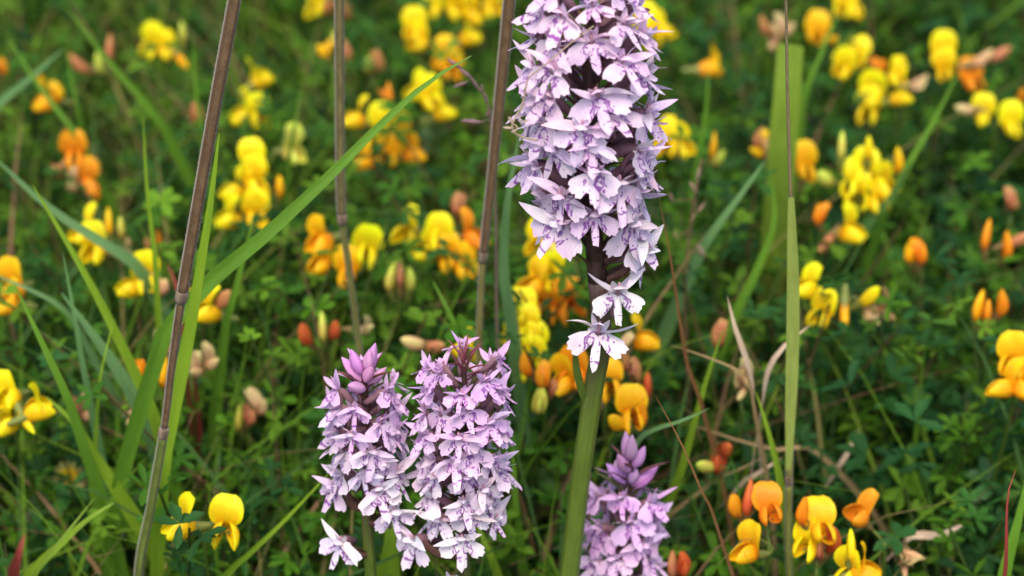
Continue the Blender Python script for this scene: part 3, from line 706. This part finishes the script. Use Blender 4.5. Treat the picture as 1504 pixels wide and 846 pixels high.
def trefoil(label, items, z=0.15, tip=None, group='flowering trefoils', leaves=2, scale=1.0):
    """items: (px, py, type, colour, yaw[, pitch]); type f open flower, b bud, w withered; yaw 0 faces the camera side, +90 the right"""
    r = random.Random(hash(label) % 9973 if False else sum(map(ord, label)))
    cx = sum(i[0] for i in items) / len(items); cy = sum(i[1] for i in items) / len(items)
    t = depth_Z(cy, z)
    if tip is None: tip = (cx + r.uniform(-6, 6), cy + 18)
    T = at_depth(tip[0], tip[1], t + 0.006)
    g = Vector((T.x + r.uniform(-0.03, 0.03), T.y + r.uniform(0.02, 0.05), 0)); g.z = gz(g.x, g.y); base = Vector(g)
    rt = root('trefoil_plant', base, label, 'trefoil', group)
    line = spline([T, T + Vector((0, 0.003, -0.02)), T.lerp(g, 0.5) + Vector((r.uniform(-.01, .01), 0.008, 0)), g], 20)
    obj('stem', mesh('stem', *tube([p - base for p in line], lambda s: 0.0007 + 0.0003 * s, 6)), M['green'], rt, None, (0.10, 0.17, 0.025))
    for it in items:
        px, py, ty, c, yaw = it[:5]; pitch = it[5] if len(it) > 5 else (r.uniform(4, 22) if ty == 'f' else r.uniform(30, 70))
        az = math.radians(yaw - 90 + r.uniform(-9, 9)); el = math.radians(pitch)
        d = Vector((math.cos(az) * math.cos(el), math.sin(az) * math.cos(el), math.sin(el)))
        sc = scale * r.uniform(0.94, 1.08) * (1.0 if ty == 'f' else 0.95)
        m = frame(Vector((0, 0, 0)), d, roll=r.uniform(-0.15, 0.15)) @ Matrix.Scale(sc, 4)
        ctr = m @ (Vector((0.0065, 0, 0.0042)) if ty == 'f' else Vector((0.005, 0, 0.001)))
        p = at_depth(px, py, t + r.uniform(-0.003, 0.003)) - ctr
        m = Matrix.Translation(p) @ m
        col = tuple(v * r.uniform(0.93, 1.06) for v in PET[c])
        fl = obj('flower', CALYX, M['green'], rt, place(m, base), (0.26, 0.30, 0.07) if c in 'YGL' else (0.30, 0.22, 0.08))
        if ty == 'f':
            obj('standard', STD[r.choice((0, 1, 2, 6))] if abs(yaw) <= 15 else r.choice(STD), M['tref'], fl, None, col)
            for s in (-1, 1): obj('wing', WING[s], M['tref'], fl, Matrix.Rotation(r.uniform(0.1, 0.4), 4, 'Y') @ Matrix.Rotation(s * r.uniform(0, 0.35), 4, 'Z'), tuple(v * k for v, k in zip(col, (1.0, 0.93, 1))))
        else:
            obj('folded_petal', r.choice(TBUD), M['tref'], fl, Matrix.Scale(1.0 if ty == 'b' else 0.8, 4), col)
            if ty == 'w': obj('standard', r.choice(WSTD), M['tref'], fl, None, tuple(v * 0.85 for v in col))
        e = m @ Vector((-0.006, 0, -0.0002))
        mid = e.lerp(T, 0.5) - d * 0.0015
        obj('pedicel', mesh('pedicel', *tube(spline([T - base, mid - base, e - base], 6), 0.0006, 5)), M['green'], rt, None, (0.14, 0.20, 0.035))
    for k in range(leaves):
        s = (7, 10, 13, 14)[k % 4]; q = line[s]; az = r.uniform(0.2, 2.9)
        d = Vector((math.cos(az), math.sin(az), r.uniform(0.0, 0.6))).normalized()
        mm = frame(q, d); ll = 0.004
        lf = obj('leaf', mesh('leaf', *tube([Vector((0, 0, 0)), Vector((ll * .5, 0, 0.0002)), Vector((ll, 0, 0))], 0.0004, 5)), M['green'], rt, place(mm, base), (0.08, 0.16, 0.03))
        gcol = tuple(v * r.uniform(0.8, 1.2) for v in (0.055, 0.135, 0.035))
        for a in (0, 62, -62, 120, -120):
            off = ll if abs(a) < 100 else 0.0003
            obj('leaflet', r.choice(LEAFLET), M['blade'], lf, Matrix.Translation((off, 0, 0)) @ Matrix.Rotation(math.radians(a + r.uniform(-12, 12)), 4, 'Z') @ Matrix.Rotation(r.uniform(-0.4, 0.3), 4, 'Y') @ Matrix.Scale(r.uniform(0.8, 1.1), 4), gcol)
    return rt
T_ = trefoil
T_('bright yellow trefoil pair with one upright pale bud, over an orange speck', [(222, 62, 'f', 'Y', -30), (243, 66, 'f', 'Y', 25), (268, 50, 'b', 'L', 0, 80), (266, 88, 'b', 'G', 30, -30)])
T_('orange-pink trefoil bud over a dull yellow one by a slim blade', [(161, 75, 'b', 'S', 0, 75), (146, 98, 'b', 'L', -40, 50), (118, 98, 'b', 'S', -60, 20)])
T_('single orange trefoil bud beside the pale blue-green blade', [(6, 98, 'w', 'O', 60)])
T_('dull golden trefoil half hidden behind two crossing blades', [(66, 140, 'f', 'G', -60), (88, 138, 'w', 'G', 40)])
T_('tiny pinkish trefoil bud beside the thick brown stalk, below bright yellow pair', [(288, 168, 'w', 'S', 20)], group='single trefoil buds')
T_('two yellow trefoil flowers, one facing sideways with a spurred tip', [(380, 106, 'f', 'Y', 110, 25), (360, 158, 'f', 'Y', -60), (380, 168, 'f', 'Y', 10)])
T_('pale yellow trefoil bloom alone above the rounded yellow trio', [(432, 212, 'f', 'L', 60)])
T_('rounded yellow trefoil trio standing between brown stalks', [(372, 235, 'f', 'Y', 10), (340, 272, 'f', 'Y', -80), (374, 262, 'f', 'Y', 40), (410, 276, 'b', 'G', 30, 70), (375, 310, 'f', 'Y', 15), (338, 312, 'f', 'Y', -70)])
T_('golden trefoil buds tucked behind the straight brown stalk', [(474, 74, 'w', 'G', -60), (492, 62, 'b', 'L', 0, 75), (510, 78, 'b', 'S', 70)])
T_('round closed greenish-orange trefoil bud beside the straight brown stalk', [(538, 94, 'w', 'L', -20, 60), (553, 92, 'w', 'S', 20, 60)])
T_('orange and cream faded trefoil crossed by the straight brown stalk', [(462, 4, 'f', 'Y', -30), (478, 12, 'w', 'S', -20), (510, 16, 'w', 'S', 50)])
T_('tall yellow trefoil bloom beside a faded grey calyx', [(608, 38, 'f', 'Y', -10), (616, 56, 'f', 'Y', -40)])
T_('large bright yellow trefoil group behind the slender brown stalk', [(636, 6, 'f', 'Y', -20), (668, 4, 'f', 'Y', 20), (692, 10, 'f', 'Y', 60), (688, 46, 'f', 'Y', 100), (724, 4, 'f', 'Y', 30)])
T_('golden trefoil hanging behind the tip of the long slanting blade', [(650, 78, 'f', 'G', -30), (664, 92, 'f', 'G', 30)])
T_('crowded golden trefoil head crossed by the long slanting blade', [(520, 165, 'f', 'Y', -70), (572, 138, 'w', 'O', 20), (560, 180, 'f', 'Y', 0), (592, 190, 'f', 'G', 30), (572, 222, 'f', 'G', 0), (535, 228, 'f', 'G', -60), (604, 214, 'f', 'G', 80)], tip=(565, 205))
T_('yellow trefoil of spread flowers with one red tip, above the crowded head', [(612, 126, 'f', 'Y', -50), (632, 140, 'f', 'Y', 30), (650, 158, 'f', 'Y', 85)])
T_('orange faded trefoil cluster with a whitish petal', [(107, 222, 'f', 'O', 0), (85, 250, 'w', 'S', -60), (132, 262, 'f', 'O', 40), (106, 276, 'w', 'P', -20, -5)])
T_('yellow trefoil under two upright buds, behind the broad pale blade', [(122, 330, 'f', 'Y', -50), (136, 360, 'f', 'Y', -20), (160, 330, 'b', 'G', 0, 80), (178, 336, 'b', 'L', 20, 75), (184, 372, 'w', 'P', 60, 0)])
T_('large yellow trefoil with upright petal beside the bright slim blade', [(190, 414, 'f', 'Y', -80), (214, 404, 'f', 'Y', 20), (240, 420, 'w', 'P', 60)], z=0.16)
T_('small orange trefoil bud on the bright slim blade', [(232, 355, 'b', 'O', 10, 75), (222, 360, 'b', 'S', -30, 40)])
T_('yellow trefoil bloom close beside the thick brown stalk joint', [(305, 446, 'f', 'Y', -70), (281, 436, 'b', 'Y', 0, 40), (326, 440, 'b', 'S', 70, 40)], z=0.165)
T_('orange-yellow trefoil trio below the straight brown stalk joint', [(470, 342, 'f', 'G', -50), (468, 378, 'f', 'G', -30), (540, 362, 'f', 'Y', 5), (510, 394, 'f', 'G', 0)], tip=(505, 380))
T_('yellow trefoil head under a round brownish petal', [(596, 336, 'f', 'Y', -20), (644, 345, 'f', 'Y', 0), (671, 300, 'w', 'S', 0, 70), (695, 336, 'f', 'O', 60), (628, 360, 'f', 'Y', -50), (656, 372, 'f', 'G', 0), (682, 384, 'f', 'G', 20)], tip=(662, 355))
T_('three closed trefoil buds in a tight cup', [(573, 412, 'b', 'L', -40, 75), (588, 405, 'b', 'S', 0, 80), (601, 412, 'b', 'L', 40, 75)])
T_('red trefoil buds beside the budded orchid tip', [(450, 493, 'b', 'R', -40, 55), (474, 486, 'b', 'L', 0, 70), (490, 486, 'b', 'R', 40, 50), (538, 486, 'w', 'P', 60, 5)])
T_('peach withered trefoil bud behind the short broad orchid', [(610, 503, 'b', 'P', -70, 15), (636, 508, 'b', 'S', 60, 15)])
T_('small yellow trefoil peeping over the short broad orchid', [(676, 500, 'f', 'Y', 20)])
T_('golden trefoil under the drooping pale blade', [(14, 415, 'f', 'G', -30), (14, 435, 'f', 'G', -60)])
T_('yellow trefoil of three flowers beside broad bright blade', [(10, 572, 'f', 'Y', -30), (8, 610, 'f', 'Y', -60), (36, 618, 'b', 'Y', 40, -50), (54, 590, 'f', 'Y', 100)])
T_('two clear yellow trefoil flowers low beside the foot of the thick stalk', [(262, 762, 'f', 'Y', -65), (330, 768, 'f', 'Y', 0)], z=0.15, tip=(298, 772))
T_('faded orange trefoil scraps behind the wide blue-green blade', [(206, 548, 'w', 'O', 0), (216, 566, 'b', 'Y', 60, 10), (194, 612, 'w', 'P', 0, -40), (240, 552, 'b', 'G', 0, 70)])
T_('dried peach trefoil beside the bright sheath blade', [(288, 548, 'w', 'P', -30, 0), (312, 536, 'w', 'P', 60, 10), (240, 522, 'w', 'P', 0, 10)], z=0.14)
T_('withered orange trefoil scraps low in shaded leaves', [(370, 612, 'w', 'S', 30), (350, 618, 'b', 'L', -20), (388, 600, 'w', 'P', 50)], z=0.12)
T_('brownish trefoil scraps beside the blade over yellow flowers', [(112, 595, 'w', 'S', 20), (130, 612, 'w', 'P', 40, 0)], z=0.13)
T_('yellow trefoil bloom half behind the gap under the tall spike', [(790, 352, 'f', 'Y', -20), (812, 350, 'f', 'L', 50)])
T_('golden trefoil head under the tall spike with darker orange flowers', [(780, 410, 'f', 'G', -60), (812, 398, 'f', 'Y', 10), (796, 420, 'f', 'G', -20), (804, 446, 'f', 'O', 0, -20), (838, 442, 'f', 'O', 0)])
T_('bright yellow rounded trefoil beside the short broad orchid', [(764, 456, 'f', 'Y', -10, 40), (752, 488, 'f', 'Y', -60), (785, 505, 'f', 'Y', 10), (780, 528, 'f', 'Y', 0), (772, 478, 'f', 'Y', 0)])
T_('big yellow trefoil beside the top of the tall spike', [(945, 28, 'f', 'Y', -10), (972, 36, 'f', 'Y', 60), (908, 18, 'f', 'Y', -30), (958, 48, 'f', 'Y', 10)], tip=(965, 62))
T_('yellow trefoil beak facing sideways on a slim blade', [(1046, 92, 'f', 'G', 110, -10)])
T_('yellow trefoil half hidden by the edge of the tall spike', [(978, 202, 'f', 'Y', -20), (1000, 206, 'f', 'Y', 40)])
T_('small greenish-yellow trefoil bud beside the rusty seed head', [(1047, 218, 'b', 'G', -20, 70), (1054, 236, 'b', 'L', 30, 20)])
T_('golden trefoil pouch under the lowest white orchid floret', [(948, 490, 'f', 'G', 80), (910, 512, 'w', 'P', -60)], tip=(905, 505))
T_('orange trefoil flowers behind the bare orchid stem', [(843, 542, 'f', 'O', -30), (895, 560, 'f', 'G', 0), (828, 552, 'f', 'G', -40), (920, 532, 'b', 'S', -20, 45), (950, 568, 'b', 'R', 20, 80), (936, 556, 'w', 'S', 20)], tip=(890, 585))
T_('dull golden trefoil buds between bare stem and small orchid', [(908, 620, 'b', 'G', -40, 30), (928, 604, 'f', 'G', 0), (942, 616, 'b', 'O', 40, 40)])
T_('faded orange-red trefoil beside the edge of the short broad orchid', [(796, 558, 'w', 'O', -20), (812, 568, 'w', 'S', 40), (792, 598, 'w', 'L', 0), (772, 540, 'b', 'O', -40)])
T_('faded trefoil with cream petals beside wide blunt blade', [(1124, 42, 'b', 'S', -60, 30), (1134, 68, 'w', 'P', -30, 0), (1160, 45, 'w', 'P', 50, 20)])
T_('orange trefoil bloom with a bud below, touching the leaning blade', [(1200, 44, 'f', 'G', 0), (1222, 60, 'b', 'G', 20, 0)])
T_('yellow trefoil tip above the orange bloom', [(1238, 4, 'f', 'Y', -20), (1258, 2, 'f', 'Y', 30)])
T_('round yellow trefoil pair above a dull orange bud', [(1262, 78, 'f', 'Y', 10), (1240, 96, 'f', 'Y', -30), (1296, 96, 'w', 'O', 20)])
T_('golden-yellow trefoil of overlapping flowers beside a white withered petal', [(1282, 132, 'f', 'Y', -30), (1318, 106, 'f', 'Y', 20), (1322, 134, 'f', 'Y', 80), (1276, 156, 'f', 'Y', -10), (1350, 122, 'w', 'P', 90, 5)])
T_('yellow and orange trefoil with a pink bud on the green rising blade', [(1385, 75, 'f', 'Y', 0), (1386, 98, 'f', 'Y', -20), (1428, 112, 'f', 'O', 10), (1466, 80, 'b', 'S', 95, 15), (1440, 90, 'b', 'P', 95, 10)], tip=(1405, 102))
T_('two golden trefoil flowers facing out with pink pedicel', [(1444, 166, 'f', 'Y', -5), (1486, 178, 'f', 'Y', 5), (1420, 160, 'b', 'P', -80, 5), (1500, 140, 'b', 'O', 10)])
T_('round orange-yellow trefoil bloom beside the thin pale stalk', [(1181, 240, 'f', 'G', 0)])
T_('faded trefoil with cream and orange petals behind the thin pale stalk', [(1112, 208, 'w', 'S', -20), (1112, 226, 'w', 'G', -60, 0), (1140, 248, 'w', 'P', -30, -10), (1134, 230, 'w', 'P', 30, 5)])
T_('largest yellow trefoil head with slim upright buds', [(1247, 262, 'f', 'Y', -20), (1272, 250, 'f', 'Y', 5), (1296, 268, 'f', 'Y', 50), (1262, 282, 'f', 'Y', -20), (1290, 288, 'f', 'Y', 30), (1275, 220, 'b', 'Y', 0, 80), (1236, 218, 'b', 'L', 0, 85), (1320, 240, 'b', 'G', 40, 65), (1214, 262, 'b', 'L', -60, 30)], z=0.16, tip=(1272, 300))
T_('small yellow trefoil between a rusty and a peach bud', [(1250, 332, 'f', 'Y', 60), (1200, 316, 'w', 'O', -40), (1214, 356, 'b', 'S', -30, -20)])
T_('curled brownish-orange trefoil pair in dark leaves', [(1338, 372, 'w', 'G', -20, 70), (1354, 372, 'w', 'O', 30, 70)])
T_('yellow trefoil of scattered flowers beside withered brown ones', [(1192, 412, 'f', 'Y', -60, 30), (1206, 455, 'f', 'Y', -30), (1240, 460, 'b', 'G', 0, -70), (1275, 436, 'b', 'Y', 60, 40), (1282, 470, 'w', 'P', 30, -30), (1302, 462, 'w', 'B', 60, -20)], tip=(1236, 445))
T_('orange-tipped trefoil buds on a forked stem', [(1448, 350, 'b', 'O', -30, 80), (1480, 366, 'b', 'O', 30, 60), (1494, 352, 'b', 'S', 80, 20)])
T_('cup of small orange trefoil buds among clover', [(1436, 455, 'b', 'G', -40, 75), (1450, 460, 'b', 'O', 0, 80), (1472, 450, 'b', 'O', 50, 60)])
T_('orange-yellow trefoil standing over pale clover leaves', [(1488, 526, 'f', 'G', -10), (1474, 560, 'f', 'G', -70), (1502, 556, 'f', 'G', 30)], z=0.16)
T_('peach withered trefoil hanging under the dry seed tip', [(1098, 560, 'w', 'P', 20, 0), (1090, 580, 'w', 'P', -20, -30)])
T_('red trefoil bud above fallen straw', [(1066, 658, 'b', 'R', 20, 20), (1054, 680, 'w', 'R', -20), (1040, 684, 'b', 'L', -60, 20)], z=0.13)
T_('red-orange trefoil head with a yellow-rimmed flower, beside light green blade', [(1082, 744, 'b', 'O', -50, 60), (1098, 738, 'b', 'R', -20, 75), (1128, 742, 'f', 'O', 0, 30), (1097, 802, 'f', 'G', -60)], z=0.14, tip=(1130, 800))
T_('golden and red trefoil head touching the thin pale stalk', [(1184, 790, 'f', 'Y', -20), (1206, 766, 'f', 'G', 10, 35), (1178, 756, 'b', 'O', -60, 60), (1222, 796, 'w', 'R', 40), (1202, 806, 'w', 'S', 0)], z=0.135, tip=(1200, 835))
T_('orange trefoil flower on a curved pale calyx beside dark gap', [(1266, 745, 'f', 'O', -60, 45)], z=0.135, tip=(1300, 800))
T_('yellow trefoil with upright spoon petal beside golden and red head', [(1244, 836, 'f', 'Y', -40), (1272, 830, 'f', 'G', 80), (1250, 808, 'b', 'Y', 0, 80)], z=0.13, tip=(1256, 856))
T_('pink-red trefoil low beside the small orchid', [(1006, 838, 'w', 'R', 30), (988, 834, 'b', 'S', -30)], z=0.12)
T_('withered cream trefoil hanging among dark clover stems', [(1340, 818, 'w', 'P', 30, -20), (1328, 836, 'w', 'P', 0, -50)], z=0.11)
T_('tiny pinkish trefoil bud above the orange buds on a forked stem', [(1490, 300, 'w', 'S', 20)], group='single trefoil buds')
T_('tiny pinkish trefoil bud near the pale dry seed tip', [(1052, 500, 'w', 'S', -20)], group='single trefoil buds')

# ------------------------------------------------------------------ daisy
def daisy(label, px, py, z):
    T = at_Z(px, py, z); g = Vector((T.x + 0.01, T.y + 0.03, 0)); g.z = gz(g.x, g.y); base = Vector(g)
    rt = root('daisy_plant', base, label, 'daisy')
    ax = Vector((0.1, -0.55, 0.83)).normalized()
    line = spline([T - ax * 0.001, T - ax * 0.015, T.lerp(g, 0.55), g], 16)
    obj('stem', mesh('stem', *tube([p - base for p in line], 0.0007, 6)), M['green'], rt, None, (0.10, 0.17, 0.03))
    V = []; F = []; U = []; n, s = 5, 14
    for i in range(n + 1):
        a = math.pi / 2 * i / n
        for k in range(s):
            q = 6.2832 * k / s; V.append((0.0022 * math.sin(a), 0.0042 * math.cos(a) * math.cos(q), 0.0042 * math.cos(a) * math.sin(q))); U.append((k / s, 1))
    for i in range(n):
        for k in range(s): F.append((i * s + k, i * s + (k + 1) % s, (i + 1) * s + (k + 1) % s, (i + 1) * s + k))
    m = frame(T, ax)
    obj('disc', mesh('disc', V, F, U), M['tref'], rt, place(m, base), (0.80, 0.40, 0.015))
    pm_ = mesh('ray_petal', *petal(0.0042, 0.0026, oval, -5, 25, cup=0.2, nl=5, nw=2))
    for k in range(14):
        q = m @ Matrix.Rotation(6.2832 * k / 14 + RNG.uniform(-.1, .1), 4, 'X') @ Matrix.Translation((0, 0, 0.0034)) @ Matrix.Rotation(math.radians(-90), 4, 'Y')
        obj('ray_petal', pm_, M['petal'], rt, place(q, base), (0.52, 0.52, 0.16))
daisy('small pale-rimmed daisy with golden centre under the broad bright blade', 101, 701, 0.09)

# ------------------------------------------------------------------ leaf and grass cover
def fast_mesh(name, V, Q, cols, mat, kind='stuff'):
    """V (n,3), Q (m,k) polygons with k corners, cols (n,3)"""
    me = bpy.data.meshes.new(name); k = Q.shape[1]
    me.vertices.add(len(V)); me.vertices.foreach_set('co', V.astype(np.float32).ravel())
    me.loops.add(Q.size); me.loops.foreach_set('vertex_index', Q.astype(np.int32).ravel())
    me.polygons.add(len(Q)); me.polygons.foreach_set('loop_start', np.arange(0, Q.size, k, dtype=np.int32))
    me.polygons.foreach_set('loop_total', np.full(len(Q), k, dtype=np.int32))
    me.update(calc_edges=True)
    a = me.attributes.new('tint', 'FLOAT_COLOR', 'POINT')
    a.data.foreach_set('color', np.concatenate([cols, np.ones((len(cols), 1))], 1).astype(np.float32).ravel())
    me.polygons.foreach_set('use_smooth', np.ones(len(Q), dtype=bool))
    o = obj(name, me, mat); o['kind'] = kind; return o
rs = np.random.RandomState(12)
def norm(a): return a / np.maximum(1e-9, np.linalg.norm(a, axis=-1, keepdims=True))
def lump(x, y, s, seed):
    return np.array([mnoise.noise(Vector((a * s + seed, b * s, seed * 3.1))) for a, b in zip(x, y)])

def leaf_cover(name, n, xr, yr, nleaf, nlet, size, zmax, keep=None, palette=None, seed=1):
    x = rs.uniform(*xr, n); y = rs.uniform(*yr, n)
    if keep is not None: k = keep(x, y); x, y = x[k], y[k]; n = len(x)
    lv = lump(x, y, 9.0, seed); lv2 = lump(x, y, 22.0, seed + 5)
    h = zmax * np.clip(0.45 + (y - 0.60) * 3.4, 0.45, 1.0) * np.clip(0.70 + 0.50 * lv + 0.36 * lv2 + rs.normal(0, 0.14, n), 0.15, 1.12)
    lean = rs.normal(0, 0.30, (n, 2)) * h[:, None]
    # leaves along each sprig
    f = np.tile(np.linspace(0.30, 1.0, nleaf), (n, 1)) + rs.normal(0, 0.03, (n, nleaf))
    ox = x[:, None] + lean[:, :1] * f ** 1.6; oy = y[:, None] + lean[:, 1:] * f ** 1.6; oz = h[:, None] * f
    az = rs.uniform(0, 6.283, (n, 1)) + np.arange(nleaf)[None] * 2.6 + rs.normal(0, 0.4, (n, nleaf))
    rise = rs.normal(0.25, 0.35, (n, nleaf))
    dirl = norm(np.stack([np.cos(az), np.sin(az), rise], -1))
    O = np.stack([ox, oy, oz], -1) + dirl * 0.004
    S = norm(np.cross(np.array([0, 0, 1.0]), dirl)); Nn = np.cross(dirl, S)
    ang = np.array([0, 62, -62, 118, -118][:nlet]) * math.pi / 180
    A = ang[None, None] + rs.normal(0, 0.2, (n, nleaf, nlet)); drop = rs.normal(0.0, 0.38, (n, nleaf, nlet))
    D = dirl[:, :, None] * np.cos(A)[..., None] + S[:, :, None] * np.sin(A)[..., None] + Nn[:, :, None] * drop[..., None]
    D = norm(D); SS = norm(np.cross(np.broadcast_to(Nn[:, :, None], D.shape), D)); NN = np.cross(D, SS)
    Ls = size * rs.uniform(0.65, 1.25, (n, nleaf, 1)) * np.ones((1, 1, nlet)); Ws = Ls * rs.uniform(0.34, 0.56, Ls.shape)
    OO = np.broadcast_to(O[:, :, None], D.shape)
    #           along, across, lift
    T = np.array([(0, 0, 0), (0.30, 0.34, 0.05), (0.68, 0.48, 0.08), (1.0, 0.0, 0.0), (0.68, -0.48, 0.08), (0.30, -0.34, 0.05), (0.55, 0, -0.05), (0.90, 0.20, 0.04), (0.90, -0.20, 0.04)])
    V = OO[..., None, :] + D[..., None, :] * (T[:, 0] * Ls[..., None])[..., None] + SS[..., None, :] * (T[:, 1] * Ws[..., None])[..., None] + NN[..., None, :] * (T[:, 2] * Ls[..., None])[..., None]
    V = V.reshape(-1, 9, 3); m = len(V)
    F = np.array([(0, 6, 1), (1, 6, 2), (2, 6, 7), (7, 6, 3), (3, 6, 8), (8, 6, 4), (4, 6, 5), (5, 6, 0)])
    Q = (np.arange(m)[:, None, None] * 9 + F[None]).reshape(-1, 3)
    pal = np.array(palette); pi = rs.randint(0, len(pal), (n, 1)); c = pal[np.broadcast_to(pi, (n, nleaf))] * rs.uniform(0.75, 1.25, (n, nleaf, 1))
    c = c * np.clip(1 + 0.4 * lv2, 0.6, 1.5)[:, None, None]
    c = np.repeat(c.reshape(-1, 3), nlet * 9, axis=0)
    o = fast_mesh(name, V.reshape(-1, 3), Q, c, M['cover'])
    return x, y, h, lean

PAL = [(0.040, 0.125, 0.010), (0.062, 0.160, 0.009), (0.028, 0.098, 0.015), (0.090, 0.190, 0.012), (0.020, 0.075, 0.016)]
PALC = [(0.022, 0.088, 0.020), (0.030, 0.102, 0.017), (0.017, 0.070, 0.020), (0.048, 0.122, 0.014)]
infr = lambda x, y: (np.abs(x) < 0.06 + 0.22 * y) & (y > 0.42) & (y < 1.55)
def keep_main(x, y): return infr(x, y) & (rs.rand(len(x)) < np.where(x > 0.02, 0.62, 0.90))
sx_, sy_, sh_, sl_ = leaf_cover('leafy_ground_cover', 6000, (-0.42, 0.42), (0.42, 1.55), 9, 5, 0.0078, 0.148, keep_main, PAL, 2)
leaf_cover('clover_ground_cover', 900, (-0.05, 0.42), (0.45, 1.5), 8, 3, 0.0105, 0.145, lambda x, y: infr(x, y) & (rs.rand(len(x)) < np.clip((x - 0.0) * 6, 0.05, 1)), PALC, 8)
leaf_cover('outer_ground_cover', 6500, (-1.3, 1.3), (-0.3, 2.8), 7, 3, 0.012, 0.135, lambda x, y: ~infr(x, y) & ~((np.abs(x) < 0.12) & (y < 0.36)), PAL, 4)

def grass_cover(name, n, xr, yr, hr, w, pal, keep):
    x = rs.uniform(*xr, n); y = rs.uniform(*yr, n); k = keep(x, y); x, y = x[k], y[k]; n = len(x); seg = 6
    h = rs.uniform(*hr, n) * np.clip(0.5 + (y - 0.60) * 3.2, 0.5, 1.0); az = rs.uniform(0, 6.283, n); bend = np.abs(rs.normal(0.35, 0.30, n)) * h
    t = np.linspace(0, 1, seg + 1)[None]
    dx = np.cos(az)[:, None]; dy = np.sin(az)[:, None]
    cx = x[:, None] + dx * bend[:, None] * t ** 2; cy = y[:, None] + dy * bend[:, None] * t ** 2
    cz = h[:, None] * (t - 0.18 * t ** 3) - 0.004
    wa = az + math.pi / 2 + rs.normal(0, 0.7, n); ww = (w * rs.uniform(0.5, 1.3, n))[:, None] * (1 - t ** 2.2 * 0.95) * 0.5
    V = np.stack([np.stack([cx + s * ww * np.cos(wa)[:, None], cy + s * ww * np.sin(wa)[:, None], cz + abs(s) * 0.15 * ww], -1) for s in (-1, 0, 1)], 2)   # n,seg+1,3,3
    st = (seg + 1) * 3; F = []
    for i in range(seg):
        for j in range(2): a = i * 3 + j; F.append((a, a + 1, a + 4, a + 3))
    Q = (np.arange(n)[:, None, None] * st + np.array(F)[None]).reshape(-1, 4)
    p = np.array(pal); c = p[rs.randint(0, len(p), n)] * rs.uniform(0.8, 1.2, (n, 1))
    return fast_mesh(name, V.reshape(-1, 3), Q, np.repeat(c, st, axis=0), M['cover'])
GP = [(0.10, 0.21, 0.016), (0.13, 0.25, 0.020), (0.09, 0.19, 0.05), (0.17, 0.27, 0.022), (0.06, 0.15, 0.018), (0.24, 0.20, 0.07), (0.26, 0.15, 0.08)]
grass_cover('meadow_grass', 11000, (-0.42, 0.42), (0.45, 1.55), (0.11, 0.215), 0.0022, GP, lambda x, y: infr(x, y) & (rs.rand(len(x)) < np.clip(0.50 - 1.7 * x, 0.16, 1)))
grass_cover('outer_meadow_grass', 5000, (-1.3, 1.3), (-0.3, 2.8), (0.06, 0.17), 0.0035, GP, lambda x, y: ~infr(x, y) & ~((np.abs(x) < 0.15) & (y < 0.40)))
# stems of the leafy cover
def stems(name, x, y, h, lean):
    n = len(x); t = np.array([0, 0.35, 0.7, 1.0])[None]
    cx = x[:, None] + lean[:, :1] * t ** 1.6; cy = y[:, None] + lean[:, 1:] * t ** 1.6; cz = h[:, None] * t - 0.004 * (1 - t)
    V = np.stack([np.stack([cx + 0.0006 * math.cos(a), cy + 0.0006 * math.sin(a), cz], -1) for a in (0, 2.09, 4.19)], 2)
    F = [(i * 3 + k, i * 3 + (k + 1) % 3, i * 3 + 3 + (k + 1) % 3, i * 3 + 3 + k) for i in range(3) for k in range(3)]
    Q = (np.arange(n)[:, None, None] * 12 + np.array(F)[None]).reshape(-1, 4)
    c = np.array([(0.09, 0.14, 0.03), (0.14, 0.10, 0.04), (0.08, 0.13, 0.03)])[rs.randint(0, 3, n)]
    return fast_mesh(name, V.reshape(-1, 3), Q, np.repeat(c, 12, axis=0), M['cover'])
stems('ground_cover_stems', sx_, sy_, sh_, sl_)
